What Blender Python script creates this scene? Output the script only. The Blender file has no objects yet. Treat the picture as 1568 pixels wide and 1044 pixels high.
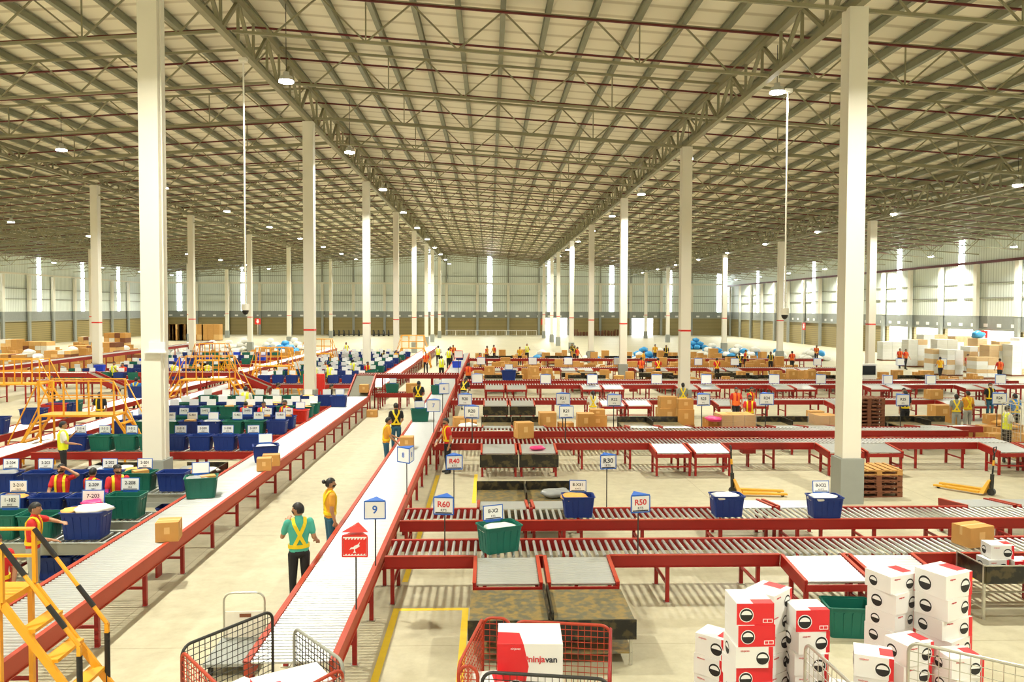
import bpy, math, random
import numpy as np
from mathutils import Vector as V, Matrix

R = random.Random(11)
SC = bpy.context.scene
COL = SC.collection
PI = math.pi

# ---------------------------------------------------------------- camera
H, F, CX, CY = 4.8, 1218.0, 784.0, 514.5
YAW, PITCH, ROLL = 35 / 1218, 0.0345, 0.00275
FWD = V((math.sin(YAW) * math.cos(PITCH), math.cos(YAW) * math.cos(PITCH), -math.sin(PITCH)))
r0 = V((math.cos(YAW), -math.sin(YAW), 0))
u0 = r0.cross(FWD)
RIGHT = r0 * math.cos(ROLL) + u0 * math.sin(ROLL)
UP = u0 * math.cos(ROLL) - r0 * math.sin(ROLL)
cam = bpy.data.cameras.new('camera')
cam.sensor_width = 36
cam.lens = F / 1568 * 36
cam.shift_y = (CY - 522) / 1568
cam.clip_start, cam.clip_end = 0.1, 600
cob = bpy.data.objects.new('camera', cam)
COL.objects.link(cob)
cob.matrix_world = Matrix(((RIGHT.x, UP.x, -FWD.x, 0), (RIGHT.y, UP.y, -FWD.y, 0), (RIGHT.z, UP.z, -FWD.z, H), (0, 0, 0, 1)))
SC.camera = cob


def at(px, py, z=0.0):
    """The place on the level z that the photograph shows at a pixel."""
    d = FWD + RIGHT * ((px - CX) / F) + UP * ((CY - py) / F)
    t = (z - H) / d.z
    return V((d.x * t, d.y * t, z))


def atY(px, Y, z):
    """x of the place at depth Y and level z seen in column px."""
    lo, hi = -80.0, 80.0
    for _ in range(50):
        m = (lo + hi) / 2
        q = V((m, Y, z - H))
        if CX + F * q.dot(RIGHT) / q.dot(FWD) < px:
            lo = m
        else:
            hi = m
    return lo


# ---------------------------------------------------------------- materials
def mat(name, rgb, rough=0.55, metal=0.0, var=0.12, scale=3.0, emit=0, coord='Object'):
    m = bpy.data.materials.new(name)
    m.use_nodes = True
    nt = m.node_tree
    b = nt.nodes['Principled BSDF']
    b.inputs['Roughness'].default_value = rough
    b.inputs['Metallic'].default_value = metal
    c = tuple(rgb) + (1,)
    if emit:
        b.inputs['Base Color'].default_value = c
        b.inputs['Emission Color'].default_value = c
        b.inputs['Emission Strength'].default_value = emit
        return m
    tc = nt.nodes.new('ShaderNodeTexCoord')
    no = nt.nodes.new('ShaderNodeTexNoise')
    no.inputs['Scale'].default_value = scale
    no.inputs['Detail'].default_value = 4
    mx = nt.nodes.new('ShaderNodeMix')
    mx.data_type = 'RGBA'
    mx.inputs[6].default_value = tuple(max(0, x * (1 - var)) for x in rgb) + (1,)
    mx.inputs[7].default_value = tuple(min(1, x * (1 + var)) for x in rgb) + (1,)
    nt.links.new(tc.outputs[coord], no.inputs['Vector'])
    nt.links.new(no.outputs['Fac'], mx.inputs[0])
    nt.links.new(mx.outputs[2], b.inputs['Base Color'])
    m['mix'] = mx.name
    return m


def floor_mat():
    m = mat('concrete', (0.515, 0.475, 0.325), 0.45, 0, 0.16, 0.35)
    nt = m.node_tree
    b = nt.nodes['Principled BSDF']
    mx = nt.nodes[m['mix']]
    tc = [n for n in nt.nodes if n.type == 'TEX_COORD'][0]
    n2 = nt.nodes.new('ShaderNodeTexNoise')
    n2.inputs['Scale'].default_value = 3.5
    n2.inputs['Detail'].default_value = 8
    n2.inputs['Roughness'].default_value = 0.7
    cr = nt.nodes.new('ShaderNodeValToRGB')
    cr.color_ramp.elements[0].position = 0.33
    cr.color_ramp.elements[0].color = (0.74, 0.72, 0.68, 1)
    cr.color_ramp.elements[1].position = 0.62
    cr.color_ramp.elements[1].color = (1, 1, 1, 1)
    mu = nt.nodes.new('ShaderNodeMix')
    mu.data_type = 'RGBA'
    mu.blend_type = 'MULTIPLY'
    mu.inputs[0].default_value = 0.7
    br = nt.nodes.new('ShaderNodeTexBrick')          # slab joints
    br.offset = 0
    br.inputs['Color1'].default_value = br.inputs['Color2'].default_value = (1, 1, 1, 1)
    br.inputs['Mortar'].default_value = (0.62, 0.58, 0.52, 1)
    br.inputs['Scale'].default_value = 1
    br.inputs['Mortar Size'].default_value = 0.012
    br.inputs['Brick Width'].default_value = 5.6
    br.inputs['Row Height'].default_value = 5.6
    m2 = nt.nodes.new('ShaderNodeMix')
    m2.data_type = 'RGBA'
    m2.blend_type = 'MULTIPLY'
    m2.inputs[0].default_value = 0.6
    L = nt.links.new
    L(tc.outputs['Object'], n2.inputs['Vector'])
    L(n2.outputs['Fac'], cr.inputs['Fac'])
    L(mx.outputs[2], mu.inputs[6])
    L(cr.outputs['Color'], mu.inputs[7])
    L(tc.outputs['Object'], br.inputs['Vector'])
    L(mu.outputs[2], m2.inputs[6])
    L(br.outputs['Color'], m2.inputs[7])
    L(m2.outputs[2], b.inputs['Base Color'])
    return m


def stripe_mat(name, a, bcol, scale, axis, rough=0.5):
    """Ribbed sheet: fine parallel ribs along one axis."""
    m = mat(name, a, rough)
    nt = m.node_tree
    b = nt.nodes['Principled BSDF']
    tc = [n for n in nt.nodes if n.type == 'TEX_COORD'][0]
    w = nt.nodes.new('ShaderNodeTexWave')
    w.bands_direction = axis
    w.inputs['Scale'].default_value = scale
    w.inputs['Distortion'].default_value = 0
    cr = nt.nodes.new('ShaderNodeValToRGB')
    cr.color_ramp.elements[0].position = 0.03
    cr.color_ramp.elements[0].color = tuple(bcol) + (1,)
    cr.color_ramp.elements[1].position = 0.16
    cr.color_ramp.elements[1].color = tuple(a) + (1,)
    no = [n for n in nt.nodes if n.type == 'TEX_NOISE'][0]
    no.inputs['Scale'].default_value = 0.4
    mx = nt.nodes[m['mix']]
    mx.blend_type = 'MULTIPLY'
    mx.inputs[7].default_value = (0.8, 0.78, 0.74, 1)
    nt.links.new(tc.outputs['Object'], w.inputs['Vector'])
    nt.links.new(w.outputs['Fac'], cr.inputs['Fac'])
    nt.links.new(cr.outputs['Color'], mx.inputs[6])
    nt.links.new(no.outputs['Fac'], mx.inputs[0])
    nt.links.new(mx.outputs[2], b.inputs['Base Color'])
    return m


def board_mat():
    """Film-faced plywood, dark with a brown-yellow mottling."""
    m = mat('mottled_board', (0.1, 0.085, 0.04), 0.35)
    nt = m.node_tree
    mx = nt.nodes[m['mix']]
    no = [n for n in nt.nodes if n.type == 'TEX_NOISE'][0]
    no.inputs['Scale'].default_value = 9
    no.inputs['Detail'].default_value = 3
    cr = nt.nodes.new('ShaderNodeValToRGB')
    cr.color_ramp.elements[0].position = 0.42
    cr.color_ramp.elements[1].position = 0.62
    nt.links.new(no.outputs['Fac'], cr.inputs['Fac'])
    nt.links.new(cr.outputs['Color'], mx.inputs[0])
    mx.inputs[6].default_value = (0.12, 0.115, 0.075, 1)
    mx.inputs[7].default_value = (0.27, 0.185, 0.06, 1)
    return m


def camo_mat():
    m = mat('black_apron', (0.02, 0.02, 0.015), 0.3)
    nt = m.node_tree
    mx = nt.nodes[m['mix']]
    no = [n for n in nt.nodes if n.type == 'TEX_NOISE'][0]
    no.inputs['Scale'].default_value = 7
    cr = nt.nodes.new('ShaderNodeValToRGB')
    cr.color_ramp.elements[0].position = 0.5
    cr.color_ramp.elements[1].position = 0.6
    nt.links.new(no.outputs['Fac'], cr.inputs['Fac'])
    nt.links.new(cr.outputs['Color'], mx.inputs[0])
    mx.inputs[6].default_value = (0.008, 0.008, 0.007, 1)
    mx.inputs[7].default_value = (0.06, 0.045, 0.018, 1)
    return m


M = {}
M['floor'] = floor_mat()
M['roof'] = stripe_mat('roof_sheet', (0.95, 0.91, 0.74), (0.70, 0.64, 0.48), 0.28, 'Y')
M['sheet'] = stripe_mat('wall_sheet', (0.84, 0.92, 0.88), (0.54, 0.60, 0.56), 0.9, 'X')
M['sheet_y'] = stripe_mat('wall_sheet_side', (0.84, 0.92, 0.88), (0.54, 0.60, 0.56), 0.9, 'Y')
M['band'] = mat('grey_band', (0.27, 0.29, 0.27), 0.6)
M['olive'] = stripe_mat('olive_shutter', (0.36, 0.29, 0.12), (0.2, 0.16, 0.07), 1.2, 'Z')
M['girt'] = mat('girt_grey', (0.3, 0.31, 0.26), 0.5)
M['cream'] = mat('cream_paint', (0.80, 0.77, 0.66), 0.5, 0, 0.03)
M['colw'] = mat('column_white', (0.84, 0.81, 0.70), 0.5, 0, 0.03, 1.2)
M['plinth'] = mat('plinth_grey', (0.31, 0.33, 0.30), 0.55, 0, 0.1, 2)
M['purlin'] = mat('purlin_steel', (0.24, 0.25, 0.17), 0.45, 0.2, 0.2, 1.5)
M['truss'] = mat('truss_paint', (0.27, 0.255, 0.155), 0.5, 0.0, 0.15, 2)
M['pipe'] = mat('pipe_red', (0.11, 0.006, 0.005), 0.4)
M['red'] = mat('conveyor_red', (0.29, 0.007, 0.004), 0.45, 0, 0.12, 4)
M['orange'] = mat('rail_orange_red', (0.42, 0.045, 0.015), 0.5, 0, 0.1, 4)  # lighter copy of the conveyor red; rail highlights put into its colour
M['roller'] = mat('roller_steel', (0.70, 0.73, 0.72), 0.30, 0.85, 0.05, 8)
M['bed'] = mat('roller_white', (0.70, 0.73, 0.74), 0.3, 0.7, 0.04, 8)
M['belt'] = mat('dark_belt', (0.12, 0.115, 0.075), 0.7, 0, 0.2, 6)
M['board'] = board_mat()
M['apron'] = camo_mat()
M['steel'] = mat('galvanised', (0.55, 0.54, 0.47), 0.35, 0.7)
M['dark'] = mat('dark_steel', (0.025, 0.025, 0.022), 0.45)
M['black'] = mat('black_plastic', (0.012, 0.012, 0.012), 0.5)
M['white'] = mat('white_card', (0.88, 0.89, 0.88), 0.5, 0, 0.03)
M['blue'] = mat('sign_blue', (0.02, 0.13, 0.55), 0.45)
M['signred'] = mat('sign_red', (0.75, 0.03, 0.02), 0.45)
M['ink'] = mat('ink', (0.03, 0.03, 0.05), 0.6)
M['inkred'] = mat('ink_red', (0.65, 0.05, 0.06), 0.6)
M['tblue'] = mat('tote_blue', (0.002, 0.026, 0.19), 0.5, 0, 0.15)
M['tbright'] = mat('tote_bright_blue', (0.01, 0.06, 0.65), 0.35, 0, 0.1)
M['tgreen'] = mat('tote_green', (0.001, 0.125, 0.085), 0.5, 0, 0.15)
M['tred'] = mat('tote_red', (0.62, 0.03, 0.015), 0.35, 0, 0.1)
M['carton'] = mat('carton', (0.56, 0.29, 0.075), 0.7, 0, 0.12, 5)
M['cartonl'] = mat('carton_light', (0.72, 0.45, 0.17), 0.7, 0, 0.1, 5)
M['tape'] = mat('tape', (0.66, 0.42, 0.16), 0.35)
M['bagw'] = mat('bag_white', (0.80, 0.80, 0.74), 0.35, 0, 0.1, 6)
M['bagg'] = mat('bag_grey', (0.30, 0.31, 0.30), 0.3, 0, 0.2, 6)
M['bagb'] = mat('bag_blue', (0.04, 0.32, 0.68), 0.35, 0, 0.15, 6)
M['bagp'] = mat('bag_pink', (0.8, 0.04, 0.2), 0.35, 0, 0.1, 6)
M['envel'] = mat('envelope', (0.72, 0.38, 0.08), 0.6, 0, 0.1)
M['boxw'] = mat('carton_white', (0.86, 0.86, 0.84), 0.45, 0, 0.03)
M['boxr'] = mat('carton_red', (0.72, 0.02, 0.028), 0.42, 0, 0.05)
M['yellow'] = mat('safety_yellow', (0.80, 0.36, 0.015), 0.42, 0, 0.1)
M['line'] = mat('floor_yellow', (0.78, 0.55, 0.03), 0.6, 0, 0.15, 6)
M['wood'] = mat('pallet_wood', (0.52, 0.27, 0.075), 0.75, 0, 0.25, 5)
M['woodd'] = mat('pallet_wood_dark', (0.20, 0.07, 0.03), 0.75, 0, 0.25, 5)
M['jack'] = mat('jack_yellow', (0.74, 0.37, 0.03), 0.4, 0, 0.12)
M['skin'] = mat('skin', (0.42, 0.21, 0.115), 0.5, 0, 0.05)
M['hair'] = mat('hair', (0.012, 0.010, 0.009), 0.5)
M['vest'] = mat('strap_yellow', (0.85, 0.62, 0.01), 0.45, 0, 0.04)
M['neon'] = mat('neon_yellow', (0.80, 0.85, 0.02), 0.5, 0, 0.04)
M['mask'] = mat('mask_black', (0.02, 0.02, 0.02), 0.7)
M['lamp'] = mat('lamp_lens', (0.97, 1.0, 0.96), emit=38)
M['lampb'] = mat('lamp_body', (0.55, 0.55, 0.5), 0.4)
M['day'] = mat('translucent_sheet', (0.88, 0.95, 1.0), emit=13)
M['screen'] = mat('screen_dark', (0.01, 0.02, 0.03), 0.2)
for nm, c in dict(teal=(0.07, 0.42, 0.33), mustard=(0.72, 0.33, 0.03), redshirt=(0.60, 0.02, 0.02), jeans=(0.02, 0.10, 0.17),
                  blackcloth=(0.014, 0.014, 0.016), greycloth=(0.24, 0.25, 0.20), whitecloth=(0.78, 0.78, 0.72), bluecloth=(0.03, 0.2, 0.6),
                  greyp=(0.33, 0.34, 0.30), magenta=(0.5, 0.02, 0.22), pinkmask=(0.75, 0.25, 0.35), orangevest=(0.85, 0.16, 0.02)).items():
    M[nm] = mat('cloth_' + nm, c, 0.8, 0, 0.1, 12)


def wrap_mat():
    m = mat('stretch_film', (0.85, 0.86, 0.80), 0.15, 0, 0.02)
    b = m.node_tree.nodes['Principled BSDF']
    b.inputs['Alpha'].default_value = 0.2
    return m


M['film'] = wrap_mat()


# ---------------------------------------------------------------- mesh builder
class MB:
    def __init__(s):
        s.v, s.f, s.m, s.sm = [], [], [], []

    def add(s, vs, fs, m=0, smooth=False):
        o = len(s.v)
        s.v += [tuple(p) for p in vs]
        s.f += [tuple(i + o for i in f) for f in fs]
        s.m += [m] * len(fs)
        s.sm += [smooth] * len(fs)
        return s

    def box(s, x0, y0, z0, x1, y1, z1, m=0, T=None):
        vs = [V((x, y, z)) for z in (z0, z1) for y in (y0, y1) for x in (x0, x1)]
        if T is not None:
            vs = [T @ p for p in vs]
        return s.add(vs, [(0, 2, 3, 1), (4, 5, 7, 6), (0, 1, 5, 4), (2, 6, 7, 3), (0, 4, 6, 2), (1, 3, 7, 5)], m)

    def bar(s, p, q, w, h, m=0):
        p, q = V(p), V(q)
        d = (q - p).normalized()
        a = V((0, 0, 1)) if abs(d.z) < 0.95 else V((0, 1, 0))
        x = d.cross(a).normalized() * (w / 2)
        y = d.cross(x).normalized() * (h / 2)
        vs = [p - x - y, p + x - y, p + x + y, p - x + y, q - x - y, q + x - y, q + x + y, q - x + y]
        return s.add(vs, [(0, 3, 2, 1), (4, 5, 6, 7), (0, 1, 5, 4), (1, 2, 6, 5), (2, 3, 7, 6), (3, 0, 4, 7)], m)

    def cyl(s, p, q, r, n=10, m=0, r2=None, caps=True, smooth=True):
        p, q = V(p), V(q)
        r2 = r if r2 is None else r2
        d = (q - p).normalized()
        a = V((0, 0, 1)) if abs(d.z) < 0.95 else V((0, 1, 0))
        x = d.cross(a).normalized()
        y = d.cross(x).normalized()
        vs = [c + x * (math.cos(2 * PI * i / n) * k) + y * (math.sin(2 * PI * i / n) * k) for c, k in ((p, r), (q, r2)) for i in range(n)]
        s.add(vs, [(i, (i + 1) % n, n + (i + 1) % n, n + i) for i in range(n)], m, smooth)
        if caps:
            s.add(vs, [tuple(range(n - 1, -1, -1)), tuple(range(n, 2 * n))], m)
        return s

    def tube(s, pts, r, n=8, m=0):
        pts = [V(p) for p in pts]
        rings = []
        for i, p in enumerate(pts):
            d = (pts[min(i + 1, len(pts) - 1)] - pts[max(i - 1, 0)]).normalized()
            a = V((0, 0, 1)) if abs(d.z) < 0.9 else V((0, 1, 0))
            if rings:
                x = (px - d * px.dot(d)).normalized()
            else:
                x = d.cross(a).normalized()
            px = x
            y = d.cross(x)
            rings.append([p + x * (math.cos(2 * PI * k / n) * r) + y * (math.sin(2 * PI * k / n) * r) for k in range(n)])
        vs = [v for rg in rings for v in rg]
        fs = [(i * n + k, i * n + (k + 1) % n, (i + 1) * n + (k + 1) % n, (i + 1) * n + k) for i in range(len(pts) - 1) for k in range(n)]
        s.add(vs, fs, m, True)
        s.add(vs, [tuple(range(n - 1, -1, -1)), tuple(range(len(vs) - n, len(vs)))], m)
        return s

    def loft(s, rings, m=0, smooth=True, cap=True):
        n = len(rings[0])
        vs = [p for rg in rings for p in rg]
        s.add(vs, [(i * n + k, i * n + (k + 1) % n, (i + 1) * n + (k + 1) % n, (i + 1) * n + k) for i in range(len(rings) - 1) for k in range(n)], m, smooth)
        if cap:
            s.add(vs, [tuple(range(n - 1, -1, -1)), tuple(range(len(vs) - n, len(vs)))], m)
        return s

    def ell(s, c, r, n=10, k=7, m=0, T=None):
        rings = []
        for j in range(k + 1):
            t = PI * (0.02 + 0.96 * j / k)
            rings.append([V((c[0] + r[0] * math.sin(t) * math.cos(2 * PI * i / n), c[1] + r[1] * math.sin(t) * math.sin(2 * PI * i / n), c[2] - r[2] * math.cos(t))) for i in range(n)])
        if T is not None:
            rings = [[T @ p for p in rg] for rg in rings]
        return s.loft(rings, m)

    def prism(s, poly, T, d, m=0):
        """A flat polygon (x, y) pushed out by d along z, placed by T."""
        n = len(poly)
        vs = [T @ V((x, y, z)) for z in (0, d) for x, y in poly]
        return s.add(vs, [tuple(range(n - 1, -1, -1)), tuple(range(n, 2 * n))] + [(i, (i + 1) % n, n + (i + 1) % n, n + i) for i in range(n)], m)

    def mesh(s, name, mats):
        me = bpy.data.meshes.new(name)
        me.from_pydata(s.v, [], s.f)
        me.polygons.foreach_set('material_index', s.m)
        me.polygons.foreach_set('use_smooth', s.sm)
        for k in (mats if isinstance(mats, (list, tuple)) else [mats]):
            me.materials.append(M[k] if isinstance(k, str) else k)
        me.update()
        return me

    def build(s, name, mats, parent=None, loc=None, rz=0.0):
        return ob(name, s.mesh(name, mats), parent, loc, rz)


def ob(name, me, parent=None, loc=None, rz=0.0):
    o = bpy.data.objects.new(name, me)
    COL.objects.link(o)
    if parent is not None:
        o.parent = parent
    if loc is not None:
        o.location = loc
    if rz:
        o.rotation_euler = (0, 0, rz)
    return o


def tag(o, label=None, cat=None, group=None, kind=None):
    if label:
        o['label'] = label
    if cat:
        o['category'] = cat
    if group:
        o['group'] = group
    if kind:
        o['kind'] = kind
    return o


def thing(name, label, cat, loc=(0, 0, 0), rz=0.0, group=None, kind=None):
    return tag(ob(name, None, None, loc, rz), label, cat, group, kind)


KIDS = {}


def kids(o):
    return o.children


def dup(root, loc, rz=0.0, label=None, group=None, src=None):
    """A copy of a thing with copies of its parts and their sub-parts (their data shared)."""
    r = root.copy()
    COL.objects.link(r)
    r.location = loc
    r.rotation_euler = (0, 0, rz)
    if label:
        r['label'] = label
    if group:
        r['group'] = group
    for c, gs in src if src is not None else tree(root):
        d = c.copy()
        COL.objects.link(d)
        d.parent = r
        for g in gs:
            e = g.copy()
            COL.objects.link(e)
            e.parent = d
    return r


def tree(root):
    return [(c, list(c.children)) for c in root.children]


def struct(o):
    o['kind'] = 'structure'
    return o


NTH = ['first', 'second', 'third', 'fourth', 'fifth', 'sixth', 'seventh', 'eighth', 'ninth', 'tenth', 'eleventh', 'twelfth',
       'thirteenth', 'fourteenth', 'fifteenth', 'sixteenth', 'seventeenth', 'eighteenth', 'nineteenth', 'twentieth']
TXT = {}


def text_mesh(t, size, m, bold=0.0):
    k = (t, size, m)
    if k not in TXT:
        me = bpy.data.meshes.new('lettering')
        me.materials.append(M[m])
        TXT[k] = (me, bold)
    return TXT[k][0]


def fill_texts():
    """Turns every string used into its mesh, all in one go."""
    import bmesh
    tmp = []
    for (t, size, m), (me, bold) in TXT.items():
        cu = bpy.data.curves.new('lettering', 'FONT')
        cu.body = t
        cu.size = size
        cu.align_x = cu.align_y = 'CENTER'
        cu.extrude = 0.001
        cu.offset = bold
        cu.resolution_u = 3
        o = bpy.data.objects.new('lettering', cu)
        COL.objects.link(o)
        tmp.append((o, me))
    bpy.context.view_layer.update()
    dg = bpy.context.evaluated_depsgraph_get()
    for o, me in tmp:
        src = bpy.data.meshes.new_from_object(o.evaluated_get(dg))
        bm = bmesh.new()
        bm.from_mesh(src)
        for f in bm.faces:
            f.material_index = 0
        bm.to_mesh(me)
        bm.free()
        bpy.data.meshes.remove(src)
        cu = o.data
        bpy.data.objects.remove(o)
        bpy.data.curves.remove(cu)


def lettering(t, size, m, parent, loc, rot=(PI / 2, 0, 0), bold=0.0, name='lettering'):
    o = ob(name, text_mesh(t, size, m, bold), parent, loc)
    o.rotation_euler = rot
    return o
# ---------------------------------------------------------------- people: one continuous body mesh each
TZ = [.935, .98, 1.06, 1.20, 1.31, 1.37, 1.415, 1.45]
TRX = [.155, .150, .142, .163, .178, .150, .095, .058]
TRY = [.108, .104, .098, .112, .105, .088, .068, .055]
POSES = {
    'hang': ((.225, .03, 1.10), (.215, -.04, .86)),
    'reach': ((.225, -.07, 1.12), (.14, -.31, 1.06)),
    'low': ((.22, -.10, 1.11), (.13, -.30, .93)),
    'up': ((.24, -.10, 1.13), (.15, -.25, 1.30)),
    'high': ((.26, -.20, 1.30), (.10, -.38, 1.30)),
    'head': ((.36, -.05, 1.44), (.12, -.05, 1.58)),
    'side': ((.23, .02, 1.11), (.30, -.20, 1.00)),
    'back': ((.27, .08, 1.13), (.12, .12, 1.00)),
    'chest': ((.23, -.04, 1.12), (.03, -.22, 1.10)),
}


def smooth_body(prims, voxel):
    """Joins the body's volumes into one skin, then gives every face the colour of what it belongs to."""
    b = MB()
    for kind, g, p in prims:
        if kind == 'cap':
            a, c, r1, r2 = p
            n = 10
            d = (c - a).normalized()
            u = d.cross(V((1, 0, 0)) if abs(d.x) < .8 else V((0, 1, 0))).normalized()
            w = d.cross(u)
            rings = []
            for cen, r, sg in ((a, r1, -1), (c, r2, 1)):
                seq = ((.95, .3), (.7, .7), (0, 1)) if sg < 0 else ((0, 1), (.7, .7), (.95, .3))
                for off, rr in seq:
                    rings.append([cen + d * (sg * off * r) + (u * math.cos(2 * PI * i / n) + w * math.sin(2 * PI * i / n)) * (r * rr) for i in range(n)])
            b.loft(rings)
        elif kind == 'ell':
            cen, r, T = p
            b.ell((0, 0, 0), r, 14, 10, 0, Matrix.Translation(cen) @ T)
        else:
            b.loft(p)
    o = b.build('body', 'skin')
    md = o.modifiers.new('r', 'REMESH')
    md.mode = 'VOXEL'
    md.voxel_size = voxel
    sm = o.modifiers.new('s', 'SMOOTH')
    sm.factor = .5
    sm.iterations = 3
    bpy.context.view_layer.update()
    me = bpy.data.meshes.new_from_object(o.evaluated_get(bpy.context.evaluated_depsgraph_get()))
    old = o.data
    bpy.data.objects.remove(o)
    bpy.data.meshes.remove(old)
    n = len(me.polygons)
    cen = np.empty(n * 3)
    me.polygons.foreach_get('center', cen)
    cen = cen.reshape(-1, 3)
    best = np.full(n, 9.0)
    idx = np.zeros(n, int)
    for kind, g, p in prims:
        if kind == 'cap':
            a, c, r1, r2 = p
            a, c = np.array(a), np.array(c)
            ab = c - a
            t = np.clip(((cen - a) @ ab) / (ab @ ab), 0, 1)
            d = np.linalg.norm(cen - a - t[:, None] * ab, axis=1) - (r1 + (r2 - r1) * t)
        elif kind == 'ell':
            c0, r, T = p
            q = (cen - np.array(c0)) @ np.array(T.to_3x3())
            d = (np.linalg.norm(q / np.array(r), axis=1) - 1) * min(r)
        else:
            cs = np.array([sum(rg, V()) / len(rg) for rg in p])
            rs = np.array([[abs(rg[0].x - rg[7].x) / 2 + 1e-3, max((q - c).length for q, c in zip(rg, [V(cs[i])] * 14) if abs(q.x - cs[i][0]) < .6 * (abs(rg[0].x - rg[7].x) / 2) + 1e-3)] for i, rg in enumerate(p)])
            d = np.full(n, 9.0)
            for i in range(len(cs) - 1):
                ab = cs[i + 1] - cs[i]
                t = np.clip(((cen - cs[i]) @ ab) / (ab @ ab), 0, 1)
                rr = rs[i] + (rs[i + 1] - rs[i]) * t[:, None]
                q = cen - cs[i] - t[:, None] * ab
                qy = np.sqrt(q[:, 1] ** 2 + q[:, 2] ** 2)
                d = np.minimum(d, (np.sqrt((q[:, 0] / rr[:, 0]) ** 2 + (qy / rr[:, 1]) ** 2) - 1) * rr[:, 1])
        k = d < best
        best[k] = d[k]
        idx[k] = g
    me.polygons.foreach_set('use_smooth', [True] * n)
    return me, idx


def make_person(h=1.65, shirt='redshirt', pants='blackcloth', arms=('hang', 'hang'), lean=0.0, yaw=0.0, hair='short', mask='mask', vest='straps', vcol='vest',
                sleeve='short', voxel=.013, legs=0.0, slc=None, sit=0.0):
    k = h / 1.668
    Lm = Matrix.Translation((0, 0, .95)) @ Matrix.Rotation(lean, 4, 'X') @ Matrix.Translation((0, 0, -.95))
    Hm = Lm @ Matrix.Translation((0, 0, 1.45)) @ Matrix.Rotation(yaw, 4, 'Z') @ Matrix.Translation((0, 0, -1.45))

    def lp(p):
        p = V(p)
        f = min(1, max(0, (p.z - .88) / .14))
        return p.lerp(Lm @ p, f)
    SK, SH, PA, BO, EY, SL = range(6)
    pr = []
    for s in (-1, 1):
        hip, kn, an = V((s * .085, 0, .87)), V((s * .095, -.015 + s * legs * .10, .47)), V((s * .10, .02 + s * legs * .22, .09))
        pr += [('cap', PA, (hip, kn, .088, .062)), ('cap', PA, (kn, an + V((0, 0, .02)), .060, .046)),
               ('cap', BO, (an + V((0, .01, -.04)), an + V((s * .015, -.14, -.05)), .042, .036))]
        po = arms[0] if s < 0 else arms[1]
        el, wr = [V((s * q[0], q[1], q[2])) for q in POSES[po]]
        sh = V((s * .172, 0, 1.365))
        el, wr, sh = lp(el), lp(wr), lp(sh)
        pr += [('cap', SH, (sh, sh.lerp(el, .62), .060, .056)), ('cap', SK if sleeve == 'short' else SL, (sh.lerp(el, .5), el, .043, .038)),
               ('cap', SK if sleeve == 'short' else SL, (el, wr, .038, .027))]
        d = (wr - el).normalized()
        side = d.cross(V((0, 0, 1)))
        side = side.normalized() if side.length > .2 else V((0, 1, 0))
        if abs(d.z) > .75:
            side = V((0, -1, 0))
        nrm = d.cross(side).normalized()
        pm = wr + d * .05
        rot = Matrix((side, nrm, d)).transposed().to_4x4()
        pr.append(('ell', SK, (pm, (.042, .020, .055), rot)))
        for i, (o, ln) in enumerate(((-.030, .060), (-.010, .072), (.010, .068), (.029, .052))):
            b0 = wr + d * .088 + side * o
            b1 = b0 + d * ln * .55 + nrm * .006
            b2 = b1 + d * ln * .42 + nrm * .022
            pr += [('cap', SK, (b0, b1, .0098, .0092)), ('cap', SK, (b1, b2, .0092, .008))]
        t0 = wr + d * .03 - side * .034
        pr += [('cap', SK, (t0, t0 + d * .035 - side * .026, .012, .0105)), ('cap', SK, (t0 + d * .035 - side * .026, t0 + d * .066 - side * .028 + nrm * .012, .0105, .009))]
    pr.append(('ell', PA, (V((0, .005, .90)), (.150, .110, .095), Matrix.Identity(4))))
    pr.append(('loft', SH, [[lp((rx * math.cos(2 * PI * i / 14), ry * math.sin(2 * PI * i / 14), z)) for i in range(14)] for z, rx, ry in zip(TZ, TRX, TRY)]))
    pr.append(('cap', SK, (lp((0, .005, 1.41)), Lm @ V((0, -.01, 1.50)), .052, .050)))
    hr = Hm.to_3x3().to_4x4()
    hp = lambda p: Hm @ V(p)
    pr += [('ell', SK, (hp((0, -.012, 1.56)), (.074, .094, .108), hr)), ('ell', SK, (hp((0, -.045, 1.505)), (.055, .056, .05), hr)),
           ('cap', SK, (hp((0, -.095, 1.562)), hp((0, -.118, 1.532)), .010, .014)), ('ell', SK, (hp((.076, 0, 1.553)), (.010, .020, .032), hr)), ('ell', SK, (hp((-.076, 0, 1.553)), (.010, .020, .032), hr)),
           ('ell', EY, (hp((.031, -.095, 1.568)), (.013, .009, .007), hr)), ('ell', EY, (hp((-.031, -.095, 1.568)), (.013, .009, .007), hr)),
           ('ell', EY, (hp((0, -.098, 1.497)), (.024, .008, .005), hr))]
    me, idx = smooth_body(pr, voxel)
    me.materials.clear()
    for m in ('skin', shirt, pants, 'black', 'hair', slc or shirt):
        me.materials.append(M[m])
    me.polygons.foreach_set('material_index', idx.astype(np.int32))
    me.update()
    parts = []
    # hair and mask wrap the head
    def cap_of(rs, keep, m, nm, extra=None):
        b = MB()
        src = MB().ell((0, -.012, 1.56), rs, 18, 14)
        for f in src.f[:-2] + src.f[-2:]:
            c = sum((V(src.v[i]) for i in f), V()) / len(f)
            if keep(c):
                b.add([hp(src.v[i]) for i in f], [tuple(range(len(f)))], 0, True)
        if extra:
            extra(b)
        return b.mesh(nm, m)

    def bun(b):
        if hair == 'bun':
            b.ell((0, 0, 0), (.045, .04, .042), 10, 7, 0, Hm @ Matrix.Translation((0, .115, 1.60)))
        if hair == 'tail':
            b.tube([hp((0, .08, 1.60)), hp((0, .135, 1.56)), hp((0, .135, 1.46)), hp((0, .12, 1.34))], .026, 8)
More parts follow.
